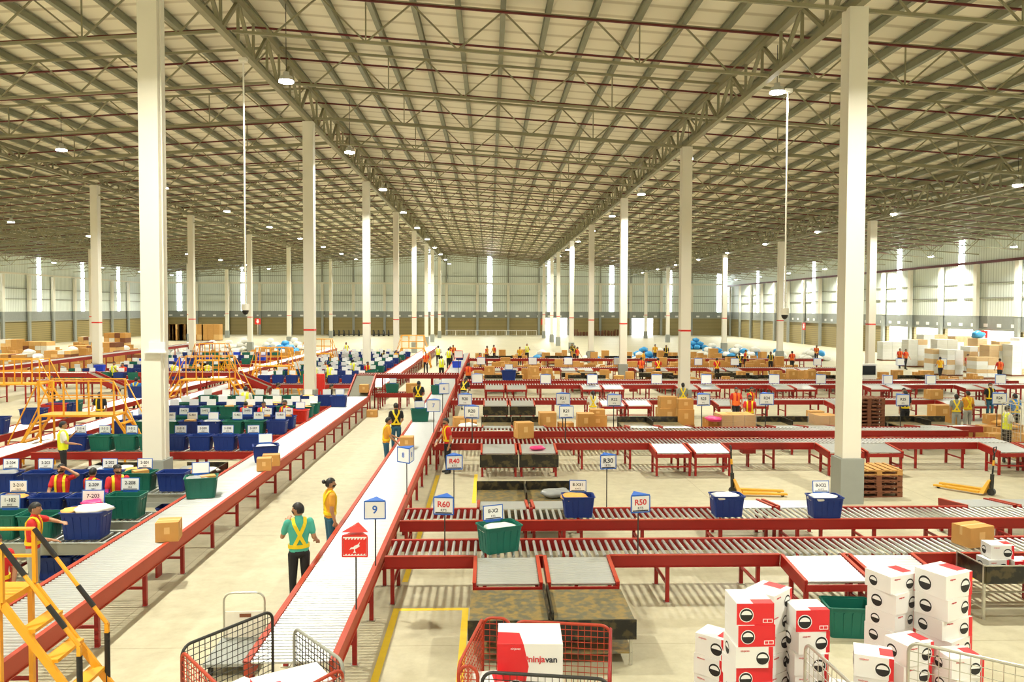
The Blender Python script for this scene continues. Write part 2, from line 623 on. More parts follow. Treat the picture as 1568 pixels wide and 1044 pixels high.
    if hair:
        low = 1.44 if hair == 'long' else 1.52
        parts.append(('hair', cap_of((.083, .103, .117), lambda c: (c.y > .005 and c.z > low) or c.z > 1.605 or (abs(c.x) > .05 and c.y > -.03 and c.z > 1.575), 'hair', 'hair', bun)))
    if mask:
        parts.append(('face_mask', cap_of((.078, .112, .10), lambda c: c.y < -.035 and 1.465 < c.z < 1.548, mask, 'face_mask')))
    # yellow strap harness over the shirt
    if vest:
        b = MB()

        def rib(pts, wd):
            pts = [V(p) for p in pts]
            rings = []
            for i, p in enumerate(pts):
                t = (pts[min(i + 1, len(pts) - 1)] - pts[max(0, i - 1)]).normalized()
                nn = V((p.x * .6, p.y, 0)) if p.z < 1.36 else V((p.x * .2, p.y * .4, .08))
                nn = (nn - t * nn.dot(t)).normalized()
                sd = t.cross(nn)
                rings.append([lp(p + sd * wd + nn * .016), lp(p - sd * wd + nn * .016), lp(p - sd * wd - nn * .004), lp(p + sd * wd - nn * .004)])
            b.loft(rings, 0, False)

        def pt(x, z, s):
            rx = np.interp(z, TZ, TRX)
            ry = np.interp(z, TZ, TRY)
            return (x, s * (ry * math.sqrt(max(.05, 1 - (x / rx) ** 2)) + .002), z)
        w = .026 if vest == 'straps' else .055
        for s in (-1, 1):
            f = [pt(s * .085, z, -1) for z in np.linspace(1.0, 1.36, 8)]
            top = [(s * .088, -.045, 1.412), (s * .088, 0, 1.425), (s * .088, .04, 1.412)]
            bk = [pt(s * (.085 - .17 * (q if vest == 'straps' else 0)), 1.36 - .36 * q, 1) for q in np.linspace(0, 1, 9)]
            rib(f + top + bk, w)
        z = 1.0 if vest == 'straps' else 1.02
        rib([(np.interp(z, TZ, TRX) * 1.03 * math.cos(a), np.interp(z, TZ, TRY) * 1.05 * math.sin(a), z) for a in np.linspace(-PI / 2, 1.5 * PI, 25)], .028 if vest == 'straps' else .09)
        parts.append(('strap_harness', b.mesh('strap_harness', vcol)))
    return {'k': k, 'body': me, 'parts': parts}


OCC = []


def put(proto, label, x, y, rz, group=None, nm='person', z=0.0):
    t = thing(nm, label, 'person', (x, y, z), rz, group)
    t.scale = (proto['k'],) * 3
    OCC.append((x, y, .45))
    ob('body', proto['body'], t)
    for n, me in proto['parts']:
        ob(n, me, t)
    return t


mp = make_person
PP = {
    'teal': mp(1.70, 'teal', 'blackcloth', ('side', 'up'), 0, .9, 'short', voxel=.0095),
    'must': mp(1.62, 'mustard', 'jeans', ('hang', 'hang'), 0, -.2, 'bun', voxel=.0095),
    'yel': mp(1.63, 'mustard', 'jeans', ('low', 'reach'), .1, 0, 'short', 'pinkmask'),
    'stripe': mp(1.70, 'blackcloth', 'jeans', ('low', 'hang'), 0, .2, 'short'),
    'blk': mp(1.66, 'blackcloth', 'blackcloth', ('reach', 'hang'), 0, .2, 'short'),
    'red_reach': mp(1.62, 'redshirt', 'greyp', ('reach', 'high'), .05, 0, 'short', None, voxel=.010),
    'red_head': mp(1.60, 'redshirt', 'blackcloth', ('low', 'head'), 0, 0, 'short', 'mask', voxel=.010),
    'red_back': mp(1.50, 'redshirt', 'blackcloth', ('reach', 'reach'), .12, .3, 'short', None),
    'magenta': mp(1.60, 'redshirt', 'blackcloth', ('low', 'chest'), .06, .35, 'bun', 'mask', sleeve='long', slc='magenta'),
    'red_low': mp(1.62, 'redshirt', 'blackcloth', ('low', 'hang'), .08, 0, 'short', 'mask'),
    'neon': mp(1.72, 'whitecloth', 'blackcloth', ('reach', 'up'), 0, 0, 'short', None, 'wide', 'neon'),
    'bend': mp(1.60, 'blackcloth', 'greyp', ('low', 'reach'), .45, 0, 'short', None),
    'grey': mp(1.60, 'greycloth', 'greyp', ('low', 'hang'), .1, .3, 'long', None),
    'white': mp(1.55, 'whitecloth', 'blackcloth', ('hang', 'reach'), 0, 0, 'tail', None),
    'yellowgrey': mp(1.66, 'mustard', 'greyp', ('hang', 'low'), 0, .2, 'short', None),
    'bluec': mp(1.68, 'bluecloth', 'blackcloth', ('reach', 'hang'), .05, .3, 'short', None),
    'blackw': mp(1.66, 'blackcloth', 'jeans', ('hang', 'hang'), 0, 0, 'short', 'white'),
    'redv': mp(1.64, 'redshirt', 'blackcloth', ('hang', 'low'), 0, 0, 'short', None, 'wide', 'orangevest', legs=.6),
    'walk': mp(1.64, 'mustard', 'blackcloth', ('hang', 'reach'), .05, 0, 'short', None, legs=1.0),
}
LAMP_W, WORLD, EXPO = 980, 8.0, 0.04
# ---------------------------------------------------------------- the hall
XL, XR, YE, YB = -58.8, 43.6, 145.0, -22.0
RX = -8.1                                       # ridge
ROWS = [-58.8, -42.4, -25.7, -8.1, 8.95, 25.7, 43.6]
BAYS = [19.5 + 16.7 * i for i in range(6)] + [113.8, 130.0]


def roof(x):
    return 14.75 - 0.07 * abs(x - RX)


struct(MB().box(XL - 30, YB - 30, -0.3, XR + 30, YE + 30, 0).build('floor', 'floor'))
b = MB()
for xa, xb in ((XL - 0.3, RX), (RX, XR + 0.3)):
    za, zb = roof(xa) + 0.3, roof(xb) + 0.3
    vs = [(xa, YB, za), (xb, YB, zb), (xb, YE + .3, zb), (xa, YE + .3, za)]
    vs += [(x, y, z + 0.12) for x, y, z in vs]
    b.add(vs, [(0, 3, 2, 1), (4, 5, 6, 7), (0, 1, 5, 4), (1, 2, 6, 5), (2, 3, 7, 6), (3, 0, 4, 7)])
struct(b.build('ceiling', 'roof'))

# far wall: metal sheet above, grey band, olive shutters below, two open doorways
openings_far = [(atY(835, YE, 1), atY(868.6, YE, 1)), (atY(966, YE, 1), atY(1000, YE, 1))]
b = MB()
b.add([(XL, YE, 4.26), (XR, YE, 4.26), (XR, YE, roof(XR) + .3), (RX, YE, roof(RX) + .3), (XL, YE, roof(XL) + .3),
       (XL, YE + .3, 4.26), (XR, YE + .3, 4.26), (XR, YE + .3, roof(XR) + .3), (RX, YE + .3, roof(RX) + .3), (XL, YE + .3, roof(XL) + .3)],
      [(0, 1, 2, 3, 4), (9, 8, 7, 6, 5), (0, 5, 6, 1), (1, 6, 7, 2), (2, 7, 8, 3), (3, 8, 9, 4), (4, 9, 5, 0)])
b.box(XL, YE, 3.1, XR, YE + .3, 4.26, 1)
x = XL
for a, c in openings_far + [(XR, XR)]:
    b.box(x, YE, 0, a, YE + .3, 3.1, 2)
    x = c
struct(b.build('wall_back', ['sheet', 'band', 'olive']))
# right wall: the dock doors nearer than 86 m stand open
b = MB()
ytop = 0
b.add([(XR, YB, 4.26), (XR, YE, 4.26), (XR, YE, roof(XR) + .3), (XR, YB, roof(XR) + .3),
       (XR + .3, YB, 4.26), (XR + .3, YE, 4.26), (XR + .3, YE, roof(XR) + .3), (XR + .3, YB, roof(XR) + .3)],
      [(0, 3, 2, 1), (4, 5, 6, 7), (0, 1, 5, 4), (1, 2, 6, 5), (2, 3, 7, 6), (3, 0, 4, 7)])
b.box(XR, YB, 3.1, XR + .3, YE, 4.26, 1)
PY = [36.2 + 5.57 * i for i in range(-2, 20)]
y = YB
doors = [(PY[i] + .35, PY[i + 1] - .35) for i in range(len(PY) - 1) if 45 < PY[i] and PY[i + 1] < 86.5]
for a, c in doors + [(YE, YE)]:
    b.box(XR, y, 0, XR + .3, a, 3.1, 2)
    y = c
struct(b.build('wall_right', ['sheet_y', 'band', 'olive']))
b = MB()
b.box(XL - .3, YB, 4.26, XL, YE, roof(XL) + .3, 0)
b.box(XL - .3, YB, 3.1, XL, YE, 4.26, 1)
b.box(XL - .3, YB, 0, XL, YE, 3.1, 2)
struct(b.build('wall_left', ['sheet_y', 'band', 'olive']))

struct(MB().add([(x, y, z) for y in (YB - .3, YB) for x, z in ((XL, 0), (XR, 0), (XR, roof(XR) + .3), (RX, roof(RX) + .3), (XL, roof(XL) + .3))],
                 [(0, 1, 2, 3, 4), (9, 8, 7, 6, 5), (0, 5, 6, 1), (1, 6, 7, 2), (4, 9, 5, 0)]).build('wall_front', 'cream'))  # unseen end wall behind the camera, added to cut the fill light

# rails, pilasters and strip windows of the walls
tn = [0]


def trim(mb, m):
    tn[0] += 1
    return struct(mb.build('trim_%d' % tn[0], m))


for z, h, m in ((5.8, .09, 'girt'), (7.1, .09, 'girt'), (9.15, .32, 'cream'), (3.08, .14, 'girt'), (10.6, .09, 'girt')):
    trim(MB().box(XL, YE - .14, z, XR, YE - .01, z + h), m)
for z, h, m in ((5.8, .09, 'girt'), (7.1, .09, 'girt'), (8.9, .22, 'pipe'), (3.0, .16, 'girt')):
    trim(MB().box(XR - .14, YB, z, XR - .01, YE - .2, z + h), m)
    trim(MB().box(XL + .01, YB, z, XL + .14, YE - .2, z + h), m if m != 'pipe' else 'cream')
x = -7.74 - 5.6 * 9
while x < XR - 1:
    trim(MB().box(x - .24, YE - .4, 4.27, x + .24, YE - .15, 9.1).box(x - .2, YE - .36, 0, x + .2, YE - .15, 4.26, 1)
         .box(x - .12, YE - .36, 9.5, x + .12, YE - .15, roof(x) + .2, 2), ['cream', 'plinth', 'girt'])
    x += 5.6
for y in PY:
    trim(MB().box(XR - .45, y - .26, 4.27, XR - .15, y + .26, 8.85).box(XR - .4, y - .22, 0, XR - .15, y + .22, 4.26, 1), ['cream', 'plinth'])
    if y > 90:
        trim(MB().box(XL + .15, y - .26, 4.27, XL + .45, y + .26, 8.85).box(XL + .15, y - .22, 0, XL + .4, y + .22, 4.26, 1), ['cream', 'plinth'])
wn = 0
for px in (275, 373, 563, 658, 750, 842, 936.5, 1025, 1101):
    wn += 1
    x = atY(px, YE, 5)
    struct(MB().box(x - .38, YE - .06, 4.3, x + .38, YE - .012, roof(x) + .1).build('window_%d' % wn, 'day'))
for i in range(2, 20, 2):
    y = PY[i] + 2.78
    wn += 1
    struct(MB().box(XR - .06, y - .38, 4.3, XR - .012, y + .38, roof(XR) + .1).build('window_%d' % wn, 'day'))
    if y > 90:
        wn += 1
        struct(MB().box(XL + .012, y - .38, 4.3, XL + .06, y + .38, roof(XL) + .1).build('window_%d' % wn, 'day'))

# signs along the grey band (dock numbers) far off: small white plates, one thing each
plate = MB().box(-.28, -.02, 0, .28, 0, .3).mesh('dock_sign', 'white')
for i in range(52):
    x = XL + 1.5 + i * 1.95
    tag(ob('dock_sign', plate, None, (x, YE - .02, 3.3)), 'small white number plate on the grey band above the far shutters', 'plate', 'plates over the far shutters')
for i in range(34):
    y = 52 + i * 1.85
    tag(ob('dock_sign', plate, None, (XR - .02, y, 3.3), PI / 2), 'small white number plate above the dock doors of the side wall', 'plate', 'plates over the side docks')

# purlins, each one its own beam
k = 0
dx = 17.05 / 12
x = RX - dx * 36
while x < XR - .4:
    if x > XL + .4:
        b = MB().box(-.04, YB + .5, -.13, .04, YE - .2, .13)
        b.box(-.08, YB + .5, .11, .08, YE - .2, .135).box(-.08, YB + .5, -.135, .08, YE - .2, -.11)
        struct(b.build('purlin_beam', 'purlin', None, (x, 0, roof(x) + .12)))
    x += dx

# joist trusses: one mesh per bay, one object at every frame
TY = [19.5 + 16.7 / 3 * i for i in range(-7, 23)]


def truss_mesh(xa, xb):
    b = MB()
    n = 12
    dep = 1.3
    T = lambda t: V((xa + (xb - xa) * t, 0, roof(xa + (xb - xa) * t) - .12))
    B = lambda t: T(t) - V((0, 0, dep))
    b.bar(T(0.01), T(.99), .085, .085)
    b.bar(B(0.01), B(.99), .085, .085)
    for i in range(n):
        a, c = i / n, (i + 1) / n
        if i % 2 == 0:
            b.bar(T(max(a, .01)), B(c), .05, .05)
        else:
            b.bar(B(a), T(min(c, .99)), .05, .05)
    for i in (3, 9):
        b.bar(T(i / n), B(i / n) + V((0, 0, 0)), .04, .04)
    return b.mesh('truss_beam', 'truss')


for i in range(6):
    me = truss_mesh(ROWS[i], ROWS[i + 1])
    for y in TY:
        if YB + 1 < y < YE - 2:
            o = ob('truss_beam', me, None, (0, y, 0))
            struct(o)

# columns and the girders that run along the hall on them
CT = {-42.4: 11.0, -25.7: 12.75, -8.1: 13.12, 8.95: 12.14, 25.7: 10.75}
for x in ROWS[1:-1]:
    top = CT[x]
    shaft = MB().box(-.23, -.23, 1.13, .23, .23, top).mesh('shaft', 'colw')
    pl = MB().box(-.29, -.29, 0, .29, .29, 1.12).mesh('plinth', 'plinth')
    band = MB().box(-.236, -.236, 3.78, .236, .236, 3.86).mesh('red_band', 'signred')
    for y in BAYS:
        c = struct(ob('column', None, None, (x, y, 0)))
        OCC.append((x, y, .5))
        ob('column_shaft', shaft, c)
        ob('column_plinth', pl, c)
        if x == RX and y < 30:
            MB().cyl((.27, -.12, 1.13), (.27, -.12, top), .022, 7).build('column_conduit', 'colw', c)
            MB().box(-.02, -.30, 3.75, .36, -.24, 3.98).box(-.12, -.34, 3.72, .40, -.24, 3.75).build('column_bracket', 'white', c)
        if y > 30:
            ob('column_red_band', band, c)
    up = roof(x) - .12
    lo = top + .08
    ys = [YB + .5, -13.9, 2.8] + BAYS + [YE - .5]
    for a, c in zip(ys, ys[1:]):
        L = c - a
        n = max(2, round(L / 1.85 / 2) * 2)
        b = MB()
        b.bar((0, 0, up), (0, L, up), .2, .2)
        b.bar((0, 0, lo), (0, L, lo), .2, .16)
        for j in range(n):
            p, q = L * j / n, L * (j + 1) / n
            b.bar((0, p, lo if j % 2 else up), (0, q, up if j % 2 else lo), .11, .11)
            if j:
                b.bar((0, p, lo), (0, p, up), .08, .08)
        struct(b.build('girder_beam', 'truss', None, (x, a, 0)))

# red sprinkler pipes across the roof
for j in range(-12, 37):
    y = 21.3 + 3.34 * j
    if y < YB + 1 or y > YE - 2:
        continue
    b = MB()
    b.tube([(XL + .6, 0, roof(XL + .6) - .30), (RX, 0, roof(RX) - .30), (XR - .6, 0, roof(XR - .6) - .30)], .04, 6)
    o = b.build('sprinkler_pipe', 'pipe', None, (0, y, 0))
    tag(o, 'thin dark red sprinkler pipe running across the hall under the roof sheets', 'pipe', 'sprinkler pipes under the roof')

# high-bay lamps
LZ = 12.15
body = MB().cyl((0, 0, .02), (0, 0, .16), .24, 14, 0, .2).cyl((0, 0, .16), (0, 0, .3), .1, 10)
body = body.mesh('lamp_housing', 'lampb')
lens = MB().cyl((0, 0, -.03), (0, 0, .02), .235, 16).mesh('lamp_lens', 'lamp')
lx = [-52.0, -36.2, -20.0, -6.6, 9.5, 25.6, 41.2]
for i, x in enumerate(lx):
    lz = min(LZ, roof(x) - 1.55)
    rod = MB().cyl((0, 0, .3), (0, 0, roof(x) - lz), .012, 5).mesh('hanging_rod', 'dark')
    for k in range(-4, 10):
        y = 26.3 + 11.75 * k
        t = thing('bay_lamp', 'round high-bay lamp, lit white, hung on a thin rod under the roof', 'lamp', (x, y, lz), 0, 'lit high-bay lamps under the roof')
        ob('lamp_housing', body, t)
        ob('lamp_lens', lens, t)
        ob('hanging_rod', rod, t)
        la = bpy.data.lights.new('bay_light', 'AREA')
        la.shape = 'DISK'
        la.size = .46
        la.energy = LAMP_W
        la.color = (1.0, 0.975, 0.86)
        la.spread = 2.45
        ob('bay_light', la, t, (0, 0, -.06))

# camera poles
for x, y, zt, zb, lab in ((RX, 26.7, 13.0, 4.6, 'white camera pole hanging beside the left girder, over the blue totes'),
                          (9.9, 26.4, 12.1, 4.5, 'white camera pole hanging left of the tall column by the pallets')):
    t = thing('hanging_camera', lab, 'camera', (x, y, zb))
    MB().cyl((0, 0, .3), (0, 0, zt - zb), .03, 8).build('pole', 'colw', t)
    MB().box(-.12, -.12, zt - zb - .12, .12, .12, zt - zb).build('top_box', 'colw', t)
    MB().cyl((0, 0, .12), (0, 0, .34), .13, 12).build('camera_housing', 'colw', t)
    MB().ell((0, 0, .1), (.11, .11, .13), 12, 7).build('camera_dome', 'black', t)

# world and exposure
w = bpy.data.worlds.new('world')
SC.world = w
w.use_nodes = True
bg = w.node_tree.nodes['Background']
bg.inputs['Color'].default_value = (0.93, 0.97, 1.0, 1)
bg.inputs['Strength'].default_value = WORLD
SC.view_settings.view_transform = 'Standard'
SC.view_settings.look = 'None'
SC.view_settings.gamma = 1
SC.view_settings.exposure = EXPO
# ---------------------------------------------------------------- conveyors
LEGS = {}


def leg_mesh(z, m):
    k = (round(z, 2), m)
    if k not in LEGS:
        b = MB().box(-.03, -.03, .012, .03, .03, z)
        b.box(-.06, -.05, 0, .06, .05, .012, 1)
        LEGS[k] = b.mesh('leg', [m, 'steel'])
    return LEGS[k]


ROLL_ME = {}


def roller_mesh(w, r, m):
    k = (round(w, 2), r, m)
    if k not in ROLL_ME:
        ROLL_ME[k] = MB().cyl((-w / 2, 0, 0), (w / 2, 0, 0), r, 10).cyl((-w / 2 - .02, 0, 0), (w / 2 + .02, 0, 0), r * .3, 5).mesh('roller', m)
    return ROLL_ME[k]


def rollers(t, w, y0, y1, pitch, r, z, m, single, z1=None):
    """The nearest rollers as parts, the rest of a long bed as one part."""
    n = int((y1 - y0) / pitch)
    me = roller_mesh(w, r, m)
    rest = MB()
    for i in range(n):
        y = y0 + pitch * (i + .5)
        zz = z if z1 is None else z + (z1 - z) * (i + .5) / n
        if i in single:
            ob('roller', me, t, (0, y, zz))
        else:
            rest.cyl((-w / 2, y, zz), (w / 2, y, zz), r, 6)
    if rest.v:
        tag(rest.build('rollers', m, t), kind='stuff')


def conveyor(name, label, x, y, rz, W, L, z=.80, rail='red', rm='roller', pitch=.12, r=.026, single=range(0), left=None, right=None, legs=1.42, rh=.2, group=None, legl=True):
    """A straight roller line: local +y is its length, its side rails stand at local -x and +x. left/right give the lengths of rail that stand."""
    t = thing(name, label, 'conveyor', (x, y, 0), rz, group)
    for s, segs in ((-1, left), (1, right)):
        for a, c in segs or [(0, L)]:
            xx = s * (W / 2 - .03)
            b = MB().box(xx - .03, a, z - rh, xx + .03, c, z)
            b.box(min(xx, xx + s * .05), a, z - rh, max(xx, xx + s * .05), c, z - rh + .012)
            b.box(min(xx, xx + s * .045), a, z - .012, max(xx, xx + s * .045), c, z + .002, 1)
            b.build('side_rail', [rail, 'orange' if rail == 'red' else rail], t)  # red rails get an orange top flange as a painted highlight
    rollers(t, W - .14, 0.02, L - .02, pitch, r, z - r - .008, rm, single)
    if legl:
        n = max(2, round(L / legs) + 1)
        me = leg_mesh(z - rh, 'red')
        bar = LEGS.setdefault(('bar', W), MB().bar((-W / 2 + .06, 0, .3), (W / 2 - .06, 0, .3), .04, .04).mesh('cross_bar', 'red'))
        for i in range(n):
            yy = .12 + (L - .24) * i / (n - 1)
            ob('leg', me, t, (-W / 2 + .05, yy, 0))
            ob('leg', me, t, (W / 2 - .05, yy, 0))
            ob('cross_bar', bar, t, (0, yy, 0))
    return t


# the two long lines that run down the hall
conveyor('roller_conveyor', 'long white-roller conveyor in the middle, red rails, between the walkway and the side lines', -2.26, 8.95, 0, 1.02, 63,
         rail='orange', rm='bed', pitch=.086, r=.0225, single=range(100), legs=1.55, rh=.22)
tA = conveyor('roller_conveyor', 'long white-roller conveyor beside the blue and green totes, ending at a dark ramp', -5.98, 8.0, 0, 1.02, 28.3,
              rail='orange', rm='bed', pitch=.086, r=.0225, single=range(20, 120), legs=1.55, rh=.25)
conveyor('roller_conveyor', 'long conveyor going on behind the raised crossing, beside the far totes', -5.98, 41.2, 0, 1.02, 42, rail='orange', rm='bed', pitch=.15, r=.06)
for x, lab in ((-13.5, 'inner'), (-15.7, 'outer')):
    conveyor('roller_conveyor', '%s of the two long conveyors left of the tote rows, red rails' % lab, x, 15.0 if lab == 'inner' else 18, 0, 1.0, 62, rail='red', rm='bed', pitch=.15, r=.06, legs=2.2)
conveyor('roller_conveyor', 'raised red conveyor running past the heaped cartons by the far left wall side', -26.6, 40, 0, 1.0, 36, z=1.6, rail='red', rm='bed', pitch=.15, r=.06, legs=3)

# dark ramp up to the crossing, and the crossing itself
t = thing('belt_ramp', 'dark belt ramp with red sides climbing from the tote conveyor to the crossing', 'conveyor', (-5.98, 36.4, 0))
MB().add([(-.43, 0, .74), (.43, 0, .74), (.43, 2.3, 1.54), (-.43, 2.3, 1.54), (-.43, 0, .68), (.43, 0, .68), (.43, 2.3, 1.48), (-.43, 2.3, 1.48)],
         [(0, 1, 2, 3), (7, 6, 5, 4), (0, 4, 5, 1), (2, 6, 7, 3), (1, 5, 6, 2), (0, 3, 7, 4)]).build('belt', 'belt', t)
for s in (-1, 1):
    MB().bar((s * .48, 0, .72), (s * .48, 2.3, 1.52), .06, .24).build('side_rail', 'orange', t)
    for yy, zz in ((.4, .75), (1.9, 1.25)):
        MB().box(-.03, -.03, 0, .03, .03, zz).build('leg', 'red', t, (s * .48, yy, 0))
cx = conveyor('roller_conveyor', 'raised red crossing conveyor bridging the walkway on tall legs', -6.5, 39.3, -PI / 2, 1.0, 5.0, z=1.58, rail='red', pitch=.12, legs=1.25)
conveyor('roller_conveyor', 'low red roller table under the raised crossing, holding a tote and a carton', -5.35, 37.9, -PI / 2, .8, 2.2, z=.8)
conveyor('roller_conveyor', 'red cross conveyor with a row of totes behind the second left column', -12.9, 42.3, -PI / 2, 1.0, 6.3, z=.8, rail='red', legs=2)
# raised crossings over the left pair of lines
for xa, xb, xc, yy, lab in ((-17.6, -12.9, -11.2, 41.0, 'raised red crossing over the left pair of conveyors, ramp down toward the totes'),
                            (-24.5, -20.0, -18.4, 40.6, 'raised red crossing behind the yellow platforms at the far left, with a ramp')):
    t = conveyor('roller_conveyor', lab, xa, yy - .2, -PI / 2, .95, xb - xa, z=1.55, legs=1.6)
    r_ = thing('belt_ramp', 'dark belt ramp with red sides ending the raised crossing %s' % ('by the tote rows' if xb > -15 else 'at far left'), 'conveyor', (xb, yy - .2, 0))
    MB().add([(0, -.4, 1.5), (0, .4, 1.5), (xc - xb, .4, .76), (xc - xb, -.4, .76), (0, -.4, 1.44), (0, .4, 1.44), (xc - xb, .4, .7), (xc - xb, -.4, .7)],
             [(0, 3, 2, 1), (4, 5, 6, 7), (0, 1, 5, 4), (2, 3, 7, 6), (1, 2, 6, 5), (3, 0, 4, 7)]).build('belt', 'belt', r_)
    for s in (-1, 1):
        MB().bar((0.02, s * .45, 1.47), (xc - xb, s * .45, .73), .06, .26).build('side_rail', 'red', r_)
        MB().box(-.03, -.03, 0, .03, .03, .72).build('leg', 'red', r_, (xc - xb - .1, s * .45, 0))

# ---- side lines to the right, with chutes
CHUTE_ROLL = {}


def chute(label, x0, x1, y, d, tables=None, group=None, single=True, board=True):
    """A short gravity chute from the line's edge at depth y, going toward the camera (d=-1) or away (d=1)."""
    w = x1 - x0
    rz = PI if d < 0 else 0
    t = thing('roller_chute', label, 'chute', ((x0 + x1) / 2, y + d * .02, 0), rz, group)
    L, za, zb = 1.0, .775, .68
    for s in (-1, 1):
        b = MB().bar((s * (w / 2 - .025), 0, za - .07), (s * (w / 2 - .025), L, zb - .07), .05, .2)
        b.bar((s * (w / 2 - .025), 0, za + .032), (s * (w / 2 - .025), L, zb + .032), .056, .012, 1)  # top strip of the chute rail, its highlight painted in orange
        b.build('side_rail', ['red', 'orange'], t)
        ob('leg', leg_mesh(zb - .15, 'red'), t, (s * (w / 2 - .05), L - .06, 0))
        ob('leg', leg_mesh(zb - .10, 'red'), t, (s * (w / 2 - .05), .35, 0))
        MB().bar((s * (w / 2 - .05), .35, .28), (s * (w / 2 - .05), L - .06, .28), .04, .04).build('side_brace', 'red', t)
    MB().bar((-w / 2 + .05, L - .06, .28), (w / 2 - .05, L - .06, .28), .04, .04).build('cross_bar', 'red', t)
    MB().bar((-w / 2 + .02, L + .01, zb - .08), (w / 2 - .02, L + .01, zb - .08), .03, .1).build('end_bar', 'red', t)
    n = 15 if single else 1
    if single:
        rollers(t, w - .12, .01, L - .03, .063, .026, za - .01, 'bed', range(40), zb - .01)
    else:
        MB().add([(-w / 2 + .05, 0, za + .015), (w / 2 - .05, 0, za + .015), (w / 2 - .05, L, zb + .015), (-w / 2 + .05, L, zb + .015),
                  (-w / 2 + .05, 0, za - .03), (w / 2 - .05, 0, za - .03), (w / 2 - .05, L, zb - .03), (-w / 2 + .05, L, zb - .03)],
                 [(0, 1, 2, 3), (7, 6, 5, 4), (0, 4, 5, 1), (1, 5, 6, 2), (2, 6, 7, 3), (3, 7, 4, 0)]).build('roller_bed', 'bed', t)
    if tables == 'apron':
        MB().box(-w / 2 - .02, L + .03, .30, w / 2 + .02, L + .07, .66).build('apron_panel', 'apron', t)
    return t


def sort_table(label, x0, x1, y, d, L=1.15, z=.64, rise=0.0, drop=.26, side=0, group=None):
    """Plywood table at the foot of a chute; a black panel closes its far end, rising above the top where rise > 0."""
    w = x1 - x0
    t = thing('sorting_table', label, 'table', ((x0 + x1) / 2, y, 0), PI if d < 0 else 0, group)
    MB().box(-w / 2, 0, z - .03, w / 2, L, z).build('table_top', 'board', t)
    MB().box(-w / 2 - .02, L + .002, z - drop, w / 2 + .02, L + .03, z + rise + .004).build('end_panel', 'apron', t)
    if side:
        MB().box(side * w / 2 - .015, 0.02, z - .02, side * w / 2 + .015, L, z + max(rise, .10)).build('side_panel', 'apron', t)
    for sx in (-1, 1):
        for yy in (.06, L - .06):
            MB().box(-.02, -.02, 0, .02, .02, z - .03).build('leg', 'steel', t, (sx * (w / 2 - .04), yy, 0))
    MB().box(-w / 2 + .02, .04, .16, w / 2 - .02, L - .04, .18).build('lower_shelf', 'board', t)
    return t


PER = 5.0


def side_line(nm, y, xe, d, pairs, tabs, xs=-1.68, near=False, W=.96, order=''):
    """One line across the hall from the middle conveyor; pairs are the chute pairs k (at x = -.23 + 5k), tabs those with tables."""
    cuts = []
    for k in pairs:
        xa = -.24 + PER * k
        cuts += [(xa, xa + 1.05), (xa + 1.12, xa + 2.2)]
    segs, x = [], xs
    for a, c in cuts:
        if a > x + .05:
            segs.append((x - xs, a - xs))
        x = c
    segs.append((x - xs, xe - xs))
    L = xe - xs
    far = [(0, L)]
    # rz = -90 deg: local -x is the far side, local +x the near side
    t = conveyor('side_conveyor', nm, xs, y + W / 2, -PI / 2, W, L, pitch=.125 if near else .14, r=.027 if near else .035,
                 single=range(100) if near else range(0), left=segs if d > 0 else far, right=segs if d < 0 else far, legs=1.45)
    for k in pairs:
        xa = -.24 + PER * k
        ye = y if d < 0 else y + W
        for j, (a, c) in enumerate(((xa, xa + 1.05), (xa + 1.12, xa + 2.2))):
            lab = '%s roller chute of the %s pair on the %s' % (('left', 'right')[j], NTH[k], order)
            tb = 'apron' if (tabs == 'apron' and k == 0) else None
            chute(lab, a, c, ye, d, tb, None, near)
            if tabs != 'apron' and k in tabs:
                yy = ye + d * 1.12
                sort_table('%s plywood table at the %s pair on the %s' % (('left', 'right')[j], NTH[k], order), a - .02, c + .0, yy, d,
                           rise=0 if d < 0 else .2, side=(1 if j else -1) if d < 0 else (1 if j == 0 else 0), drop=.26)
    return t


side_line('front side conveyor of red rails and steel rollers, nearest to the red wire carts', 12.75, 13.5, -1, (0, 1), (0,), near=True, order='front side line')
side_line('side conveyor with three blue totes, just behind the front one', 14.9, 13.5, 1, (0, 1, 2), (0,), near=True, order='second side line')
side_line('side conveyor in front of the brown carton pair, behind the pallet jacks', 23.5, 15.9, -1, (0, 1, 2, 3), 'apron', near=True, order='line behind the pallet jacks')
side_line('side conveyor in front of the first sorters, carrying an upright carton', 25.8, 15.9, 1, (0, 1, 2, 3), (0, 1, 2, 3), near=True, order='line before the sorters')
side_line('single side conveyor behind the first row of sorters and cartons', 34.6, 22.0, -1, (0, 1, 2, 3, 4), 'apron', order='single line behind the sorters')
side_line('side conveyor running past the foot of the second right column', 41.6, 30, -1, (0, 1, 2, 3, 4, 5), (), order='line at the second right column')
side_line('side conveyor directly behind the one at the second right column', 44.1, 30, 1, (0, 1, 2, 3, 4, 5), (0, 1, 2, 3, 4, 5), order='rear line at the second right column')
side_line('far side conveyor behind the third right column plinth', 53.6, 26, -1, (0, 1, 2, 3, 4), (0, 1, 2, 3, 4), order='far line, third right column')
side_line('farthest red side conveyor before the open floor', 63.5, 27, 1, (0, 1, 2, 3, 4), (0, 1, 2, 3, 4), order='farthest side line')
